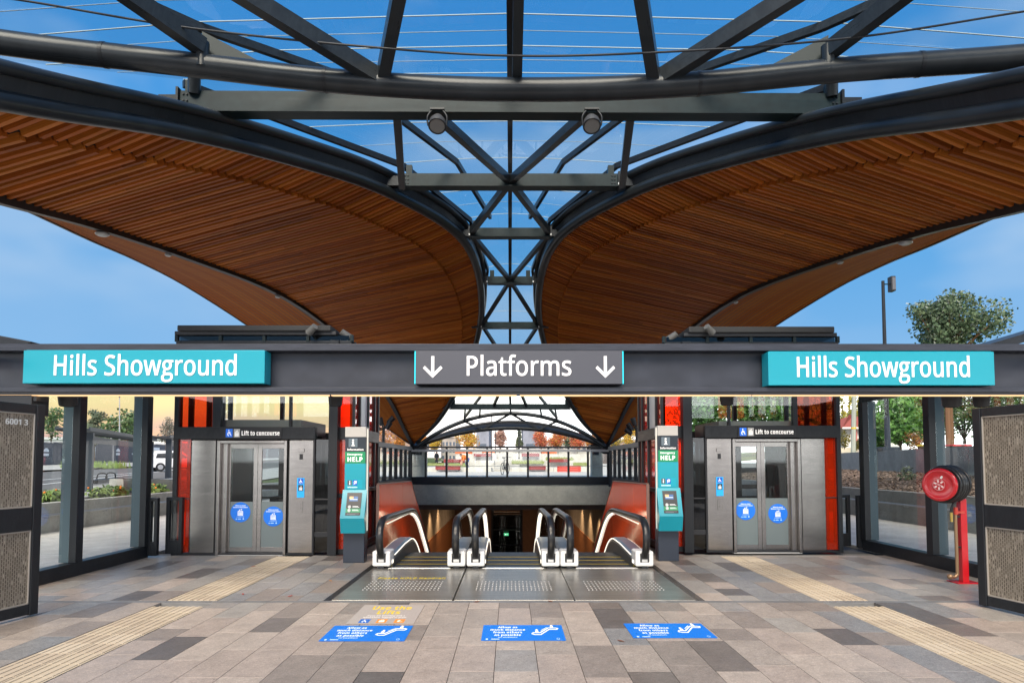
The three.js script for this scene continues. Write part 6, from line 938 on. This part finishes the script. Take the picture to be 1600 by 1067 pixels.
// ------------------------------------------------------------------ far plaza beyond the escalator opening
const Yp = (d) => 0.96 + 0.0066 * (d - 32);
{
  const f = rng(88), pale = M(0.84, 0.83, 0.82, { map: concreteMap, roughness: 0.8 }), wallW = M(0.86, 0.85, 0.84, { map: concreteMap, roughness: 0.75 });
  structure('plaza', metric(join([quad(V(-11.5, Yp(32.4), -32.4), V(11.5, Yp(32.4), -32.4), V(40, Yp(140), -140), V(-50, Yp(140), -140))])), pale);
  structure('plaza_edge', metric(join([span(-11.5, -5.3, -0.4, Yp(32.4) - 0.002, -32.5, -32.9), span(5.3, 11.5, -0.4, Yp(32.4) - 0.002, -32.5, -32.9)])), concrete);
  const bl = [[0, 'terrace']];
  // white terrace steps
  const terrace = (u0, u1, vt, vb, d, lab) => { const y1 = P(797, vt, d).y, y0 = Math.min(P(797, vb, d).y, y1 - 0.3), x0 = P(u0, vt, d).x, x1 = P(u1, vt, d).x, t = thing('terrace_wall', lab, 'terrace', V((x0 + x1) / 2, y0, -d)), n = Math.max(1, Math.round((x1 - x0) / 2.4)); for (let i = 0; i < n; i++) mesh('block', metric(rspan(x0 + (x1 - x0) * i / n, x0 + (x1 - x0) * (i + 1) / n - 0.015, y0 - 0.3, y1, -d, -d - 3, 0.02)), wallW, t); };
  terrace(664, 768, 730.5, 742, 44, 'white concrete terrace wall nearest the left half of the balustrade'); terrace(800, 930, 730.5, 742, 44.5, 'white concrete terrace wall nearest the right half of the balustrade');
  terrace(694, 772, 719.5, 730, 58, 'white terrace wall of the second row on the left'); terrace(812, 935, 719.5, 730, 59, 'white terrace wall of the second row on the right'); terrace(712, 776, 709.5, 720, 70, 'white terrace wall of the upper row on the left'); terrace(806, 940, 709.5, 720, 71, 'white terrace wall of the upper row on the right'); terrace(730, 900, 701, 712, 84, 'long white terrace wall at the top of the steps');
  for (let i = 0; i < 9; i++) { const v = 735 - i * 3, d = 45 + i * 4.5; structure('steps', slab(772, v - 3, 812, v + 3, d, 4.6, span), M(0.7, 0.69, 0.68, { map: concreteMap, roughness: 0.8 })); }
  const red = M(0.26, 0.03, 0.035, { roughness: 0.5 }), bright = M(0.55, 0.05, 0.035, { roughness: 0.5 }), orange = M(0.75, 0.18, 0.06, { roughness: 0.5 });
  const bench = (u0, u1, v0, v1, d, m, lab) => { const x0 = P(u0, v0, d).x, x1 = P(u1, v0, d).x, y1 = P(797, v0, d).y, y0 = P(797, v1, d).y, t = thing('bench', lab, 'bench', V((x0 + x1) / 2, y0, -d), 'red benches on the terraces'), n = 3; for (let i = 0; i < n; i++) mesh('slat', rspan(x0, x1, y0 + (y1 - y0) * i / n, y0 + (y1 - y0) * (i + 0.9) / n, -d, -d - 0.3, 0.01), m, t); mesh('seat', rspan(x0, x1, y1, y1 + 0.06, -d + 0.03, -d - 0.5, 0.01), m, t); for (const x of [x0 + 0.1, x1 - 0.1]) mesh('leg', span(x - 0.04, x + 0.04, y0 - 0.05, y1, -d - 0.31, -d - 0.36), steelDark, t); };
  bench(680, 719, 729.5, 734, 43.3, red, 'dark red bench on the nearest left terrace, below the standing person'); bench(826, 853, 729.5, 734, 43.8, red, 'dark red bench on the nearest right terrace, left of the bright red one'); bench(871, 908, 729.5, 739, 43.4, bright, 'bright red bench with a tall front at the right end of the nearest terrace');
  bench(693, 726, 718.5, 722.5, 57.4, red, 'dark red bench on the second left terrace'); bench(858, 888, 718, 722, 58.4, red, 'dark red bench on the second right terrace'); bench(740, 768, 709.5, 713, 69.4, red, 'dark red bench on the upper left terrace'); bench(815, 843, 709, 713, 70.4, red, 'dark red bench on the upper right terrace'); bench(753, 773, 704.5, 707.5, 82, orange, 'orange bench at the top left of the terraces'); bench(845, 870, 706.5, 709, 80, orange, 'orange bench at the top right of the terraces'); bench(711, 738, 706.5, 709, 82, orange, 'orange bench above the standing person');
  // ground cover strips on the terraces
  for (const [u0, u1, v, d, w] of [[667, 694, 726, 74, 'below the standing person'], [700, 726, 727, 56.5, 'before the second left terrace'], [853, 895, 717, 62, 'behind the second right terrace'], [898, 918, 726, 56, 'at the right end of the second terrace'], [800, 850, 722, 58, 'before the right terrace benches']]) { const x0 = P(u0, v, d).x, x1 = P(u1, v, d).x, y = P(797, v, d).y - 0.05, g = []; for (let i = 0; i < 260; i++) { const x = x0 + (x1 - x0) * f(), z = -d - 1.2 * f(), h = 0.06 + 0.2 * f(), l = (f() - 0.5) * 0.25; g.push(quad(V(x - 0.06, y - 0.1, z), V(x + 0.06, y - 0.1, z), V(x + l + 0.02, y + h, z), V(x + l - 0.02, y + h, z))); } const m = mesh('ground_cover', g, M(0.26, 0.3, 0.12, { roughness: 0.9 })); tag(m, 'low green ground cover ' + w, 'ground cover', null, 'stuff'); }
  // trees
  const T = (u, vb, vt, wpx, d, cols, lab, o = {}) => { const b = P(u, vb, d), h = P(u, vt, d).y - b.y; tree(lab, b, h, wpx * d / 1000, cols, { clear: 0.28, n: 2400, leaf: d * 0.0022, blobs: 14, ...o }); };
  T(729, 712, 671, 43, 78, GOLD.concat(AMBER), 'round golden orange tree in the middle of the far plaza'); T(679, 709, 684, 26, 80, GOLD, 'small bright yellow tree left of the golden tree'); T(661, 706, 678, 16, 90, AMBER, 'amber tree behind the left springing of the arch'); T(781, 712, 668, 26, 84, PINK, 'bare pinkish tree left of the dark conifer'); T(811, 710, 669, 15, 82, OLIVE, 'narrow dark conifer in the middle of the far plaza', { name: 'conifer', cone: true });
  T(846, 711, 671, 34, 80, SCARLET, 'scarlet tree right of the dark conifer'); T(872, 710, 673, 30, 84, SCARLET.concat(AMBER), 'orange red tree in the right half of the far plaza'); T(902, 709, 676, 34, 82, SCARLET, 'scarlet tree near the right springing of the arch'); T(925, 707, 680, 24, 88, AMBER, 'amber tree behind the right springing of the arch'); T(888, 706, 678, 22, 92, OLIVE, 'olive tree between the scarlet trees');
  T(600, 716, 655, 44, 60, PINK.concat(AMBER), 'pinkish autumn tree left of the roof springing'); T(570, 718, 640, 50, 66, GREEN, 'dark green tree behind the left help point'); T(622, 714, 672, 26, 72, AMBER, 'amber tree just left of the roof springing'); T(985, 716, 652, 36, 58, GOLD, 'yellow tree beside the right lift tower'); T(960, 714, 672, 30, 72, OLIVE.concat(GOLD), 'olive yellow tree right of the roof springing'); T(1010, 717, 640, 46, 64, GOLD.concat(LUSH), 'tall yellow green tree behind the right help point');
  // buildings
  const bd = (u0, u1, v0, d, col, lab, rows, cols2) => { const x0 = P(u0, v0, d).x, x1 = P(u1, v0, d).x, y1 = P(797, v0, d).y, t = thing('building', lab, 'building', V((x0 + x1) / 2, 1, -d)); mesh('wall', span(x0, x1, 0, y1, -d, -d - 12), M(...col, { roughness: 0.8, map: concreteMap }), t); mesh('parapet', span(x0 - 0.15, x1 + 0.15, y1, y1 + 0.3, -d + 0.15, -d - 12.1), M(...col.map((c) => c * 0.8)), t); for (let r = 0; r < rows; r++) for (let c = 0; c < cols2; c++) { const wx = x0 + (x1 - x0) * (c + 0.2) / cols2, ww = (x1 - x0) / cols2 * 0.6, yy = 2.2 + (y1 - 2.4) * r / rows; mesh('window', span(wx, wx + ww, yy, yy + (y1 - 2.4) / rows * 0.55, -d + 0.03, -d - 0.05), M(0.07, 0.09, 0.12, { roughness: 0.15 }), t); } };
  bd(744, 764, 672, 110, [0.33, 0.36, 0.46], 'plain grey blue building right of the golden tree', 1, 1); bd(817, 842, 672, 110, [0.33, 0.36, 0.46], 'plain grey blue building right of the dark conifer', 1, 1); bd(560, 640, 690, 96, [0.5, 0.36, 0.3], 'low pinkish brick building seen left of the roof springing', 2, 9); bd(690, 712, 684, 120, [0.55, 0.5, 0.48], 'pale building behind the yellow tree', 3, 4); bd(846, 935, 690, 125, [0.6, 0.58, 0.56], 'low pale building behind the scarlet trees', 2, 10); bd(955, 1035, 690, 100, [0.46, 0.36, 0.32], 'low brick building seen right of the roof springing', 2, 8);
  // lamp posts and masts
  for (const [u, v0, v1, d, lab] of [[768, 650, 727, 60, 'thin black lamp post left of the terrace steps'], [811, 655, 717, 64, 'thin black lamp post right of the terrace steps'], [666, 690, 716, 66, 'thin dark post beside the yellow tree'], [690, 685, 716, 68, 'thin dark post left of the golden tree'], [774, 664, 716, 76, 'thin dark post beside the pinkish tree']]) { const a = P(u, v1, d), b = P(u, v0, d), t = thing('lamp_post', lab, 'lamp post', a); mesh('pole', rod(a, b, 0.055, 8, 0.045), black, t); mesh('base', new THREE.CylinderGeometry(0.1, 0.12, 0.12, 10).translate(a.x, a.y + 0.06, a.z), black, t); }
  for (const s of [-1, 1]) {
    const d = 27, X = s * 5.35, t = thing('light_mast', `black mast with a cluster of flood lights on the ${s < 0 ? 'left' : 'right'} side of the opening`, 'light mast', V(X, 0.9, -d)), yt = P(797, 667, d).y; mesh('pole', rod(V(X, 0.5, -d), V(X, yt, -d), 0.06, 10), black, t);
    [[-0.28, 0.0, 0.6], [0.2, 0.05, -0.5], [-0.12, 0.22, 0.3], [0.3, 0.28, -0.8], [-0.34, -0.2, 0.9]].forEach(([x, y, r]) => { mesh('flood_head', new THREE.CylinderGeometry(0.12, 0.09, 0.34, 14).rotateZ(r).translate(X + x, yt + y, -d), black, t); mesh('arm', rod(V(X, yt - 0.1, -d), V(X + x, yt + y, -d), 0.025, 6), black, t); });
  }
  // bicycle
  { const c = P(789, 742, 35); c.y = Yp(35) + 0.02; const t = thing('bicycle', 'black bicycle parked just behind the balustrade in the middle', 'bicycle', c), yaw = 1.3, put = (g) => g.rotateY(yaw).translate(c.x, c.y, c.z - 0.5); for (const x of [-0.52, 0.52]) mesh('wheel', put(new THREE.TorusGeometry(0.32, 0.022, 8, 30).translate(x, 0.34, 0)), rubber, t); const r = (a, b, q = 0.018) => rod(V(a[0], a[1], 0), V(b[0], b[1], 0), q, 8); mesh('frame', put(join([r([-0.52, 0.34], [-0.16, 0.82]), r([-0.52, 0.34], [-0.05, 0.34]), r([-0.05, 0.34], [-0.2, 0.88]), r([-0.05, 0.34], [0.36, 0.8]), r([-0.16, 0.78], [0.36, 0.84]), r([0.52, 0.34], [0.34, 0.96])])), black, t); mesh('handlebar', put(rod(V(0.32, 0.98, -0.28), V(0.32, 0.98, 0.28), 0.016, 8)), black, t); mesh('saddle', put(rbox(0.26, 0.06, 0.14, -0.22, 0.92, 0, 0.025)), black, t); mesh('pedal', put(join([box(0.1, 0.02, 0.3, -0.05, 0.3, 0), new THREE.CylinderGeometry(0.09, 0.09, 0.02, 16).rotateX(Math.PI / 2).translate(-0.05, 0.34, 0.05)])), steelGrey, t); }
  // people
  const figure = (name, label, base, bones, ext, turn) => { // bones: [a, b, ra, rb, colour]; one continuous surface
    const res = 72, mc = new MarchingCubes(res, leafMat, false, false, 60000), sz = ext, fld = mc.field, pt = V(0, 0, 0), near = (p) => { let s = 0, best = 9, bi = 0; bones.forEach(([a, b, ra, rb], i) => { const ab = [b[0] - a[0], b[1] - a[1], b[2] - a[2]], l2 = ab[0] ** 2 + ab[1] ** 2 + ab[2] ** 2 || 1e-9, k = Math.max(0, Math.min(1, ((p.x - a[0]) * ab[0] + (p.y - a[1]) * ab[1] + (p.z - a[2]) * ab[2]) / l2)), dd = Math.hypot(p.x - a[0] - k * ab[0], p.y - a[1] - k * ab[1], p.z - a[2] - k * ab[2]) - (ra + (rb - ra) * k); s += Math.exp(-32 * dd); if (dd < best) { best = dd; bi = i; } }); return [-Math.log(s) / 32, bi]; };
    const h = res / 2; for (let z = 0; z < res; z++) for (let y = 0; y < res; y++) for (let x = 0; x < res; x++) { pt.set((x - h) / h * sz, (y - h) / h * sz + sz * 0.96, (z - h) / h * sz); fld[x + y * res + z * res * res] = -near(pt)[0]; }
    mc.isolation = 0; mc.update(); const n = mc.count, g = new THREE.BufferGeometry(), pos = mc.positionArray.slice(0, n * 3), nr = mc.normalArray.slice(0, n * 3), col = new Float32Array(n * 3), q = V(0, 0, 0);
    for (let i = 0; i < n; i++) { q.set(pos[i * 3] * sz, pos[i * 3 + 1] * sz + sz * 0.96, pos[i * 3 + 2] * sz); const c = bones[near(q)[1]][4]; col.set(c, i * 3); pos.set([q.x, q.y, q.z], i * 3); }
    g.setAttribute('position', new THREE.BufferAttribute(pos, 3)); g.setAttribute('color', new THREE.BufferAttribute(col, 3)); g.computeVertexNormals();
    const t = thing(name, label, 'person', base); const b = mesh('body', g.rotateY(turn).translate(base.x, base.y, base.z), new THREE.MeshStandardMaterial({ vertexColors: true, roughness: 0.8 }), t);
    const head = bones.find((q2) => q2[5] === 'head'); const hc = V(...head[1]).applyAxisAngle(V(0, 1, 0), turn).add(base); const fwd = V(0, 0, 1).applyAxisAngle(V(0, 1, 0), turn), sd = V(1, 0, 0).applyAxisAngle(V(0, 1, 0), turn);
    mesh('hair', new THREE.SphereGeometry(0.112, 18, 10, 0, 6.3, 0, 1.7).scale(1, 1.05, 1.12).rotateX(-0.35).rotateY(turn).translate(hc.x, hc.y + 0.02, hc.z), M(0.03, 0.022, 0.018, { roughness: 0.8 }), t);
    mesh('eye', [-1, 1].map((s) => new THREE.SphereGeometry(0.012, 8, 6).translate(hc.x + fwd.x * 0.1 + sd.x * s * 0.035, hc.y + 0.0, hc.z + fwd.z * 0.1 + sd.z * s * 0.035)), M(0.02, 0.02, 0.02), t); mesh('nose', new THREE.ConeGeometry(0.014, 0.04, 8).translate(hc.x + fwd.x * 0.112, hc.y - 0.02, hc.z + fwd.z * 0.112), M(0.45, 0.27, 0.2, { roughness: 0.7 }), t);
    return t;
  };
  const skin = [0.45, 0.27, 0.2], jk = [0.022, 0.024, 0.032], tr = [0.03, 0.03, 0.036], sh = [0.012, 0.012, 0.012];
  const hand = (w, d, c) => { const o = [[w, [w[0] + d[0] * 0.07, w[1] + d[1] * 0.07, w[2]], 0.03, 0.028, c]]; for (let i = -1.5; i <= 1.5; i++) { const k = [w[0] + d[0] * 0.08, w[1] + d[1] * 0.08, w[2] + i * 0.02]; o.push([k, [k[0] + d[0] * 0.07, k[1] + d[1] * 0.07, k[2] + 0.01], 0.011, 0.009, c]); } o.push([[w[0], w[1] - 0.01, w[2] + 0.03], [w[0], w[1] - 0.06, w[2] + 0.06], 0.012, 0.01, c]); return o; };
  const standing = [[[0, 1.5, 0], [0, 1.56, 0.01], 0.055, 0.055, skin], [[0, 1.6, 0.01], [0, 1.64, 0.015], 0.09, 0.1, skin, 'head'], [[0, 1.0, 0], [0, 1.38, 0], 0.15, 0.17, jk], [[-0.13, 1.4, 0], [0.13, 1.4, 0], 0.09, 0.09, jk],
    ...[-1, 1].flatMap((s) => [[[s * 0.2, 1.4, 0], [s * 0.27, 1.12, -0.02], 0.062, 0.05, jk], [[s * 0.27, 1.12, -0.02], [s * 0.2, 0.92, 0.09], 0.048, 0.038, jk], ...hand([s * 0.19, 0.88, 0.1], [0, -1], skin), [[s * 0.09, 0.95, 0], [s * 0.1, 0.5, 0.015], 0.1, 0.066, tr], [[s * 0.1, 0.5, 0.015], [s * 0.11, 0.1, -0.02], 0.064, 0.046, tr], [[s * 0.11, 0.05, -0.03], [s * 0.13, 0.04, 0.15], 0.045, 0.038, sh]])];
  { const b = P(682, 727, 82); b.y = Yp(82) + 0.0; figure('person', 'person in dark jacket and trousers standing on the far plaza facing the station', b, standing, 0.94, 0.25); }
  const or = [0.8, 0.2, 0.04], blu = [0.04, 0.09, 0.3];
  const bending = [[[0, 1.06, 0.46], [0, 1.1, 0.5], 0.055, 0.055, skin], [[0, 1.14, 0.54], [0, 1.16, 0.57], 0.09, 0.1, skin, 'head'], [[0, 0.86, 0], [0, 1.06, 0.36], 0.15, 0.165, or], [[-0.13, 1.06, 0.38], [0.13, 1.06, 0.38], 0.085, 0.085, or],
    ...[-1, 1].flatMap((s) => [[[s * 0.2, 1.04, 0.38], [s * 0.23, 0.78, 0.44], 0.06, 0.05, or], [[s * 0.23, 0.78, 0.44], [s * 0.14, 0.58, 0.52], 0.046, 0.036, skin], ...hand([s * 0.13, 0.54, 0.53], [0, -1], skin), [[s * 0.1, 0.84, -0.02], [s * 0.12, 0.46, 0.08], 0.1, 0.066, blu], [[s * 0.12, 0.46, 0.08], [s * 0.12, 0.1, -0.05], 0.064, 0.046, blu], [[s * 0.12, 0.05, -0.06], [s * 0.14, 0.04, 0.12], 0.045, 0.038, sh]])];
  { const d = 74, b = P(730, 728, d); b.y = P(730, 735, d).y; const y = Yp(d); b.y = y; const q = P(730.5, 735, 53); q.y = Yp(53); figure('person', 'worker in orange top and blue trousers bending over beside the left terraces', V(q.x, q.y, q.z), bending, 0.94, -1.2); }
}
renderer.render(scene, camera);
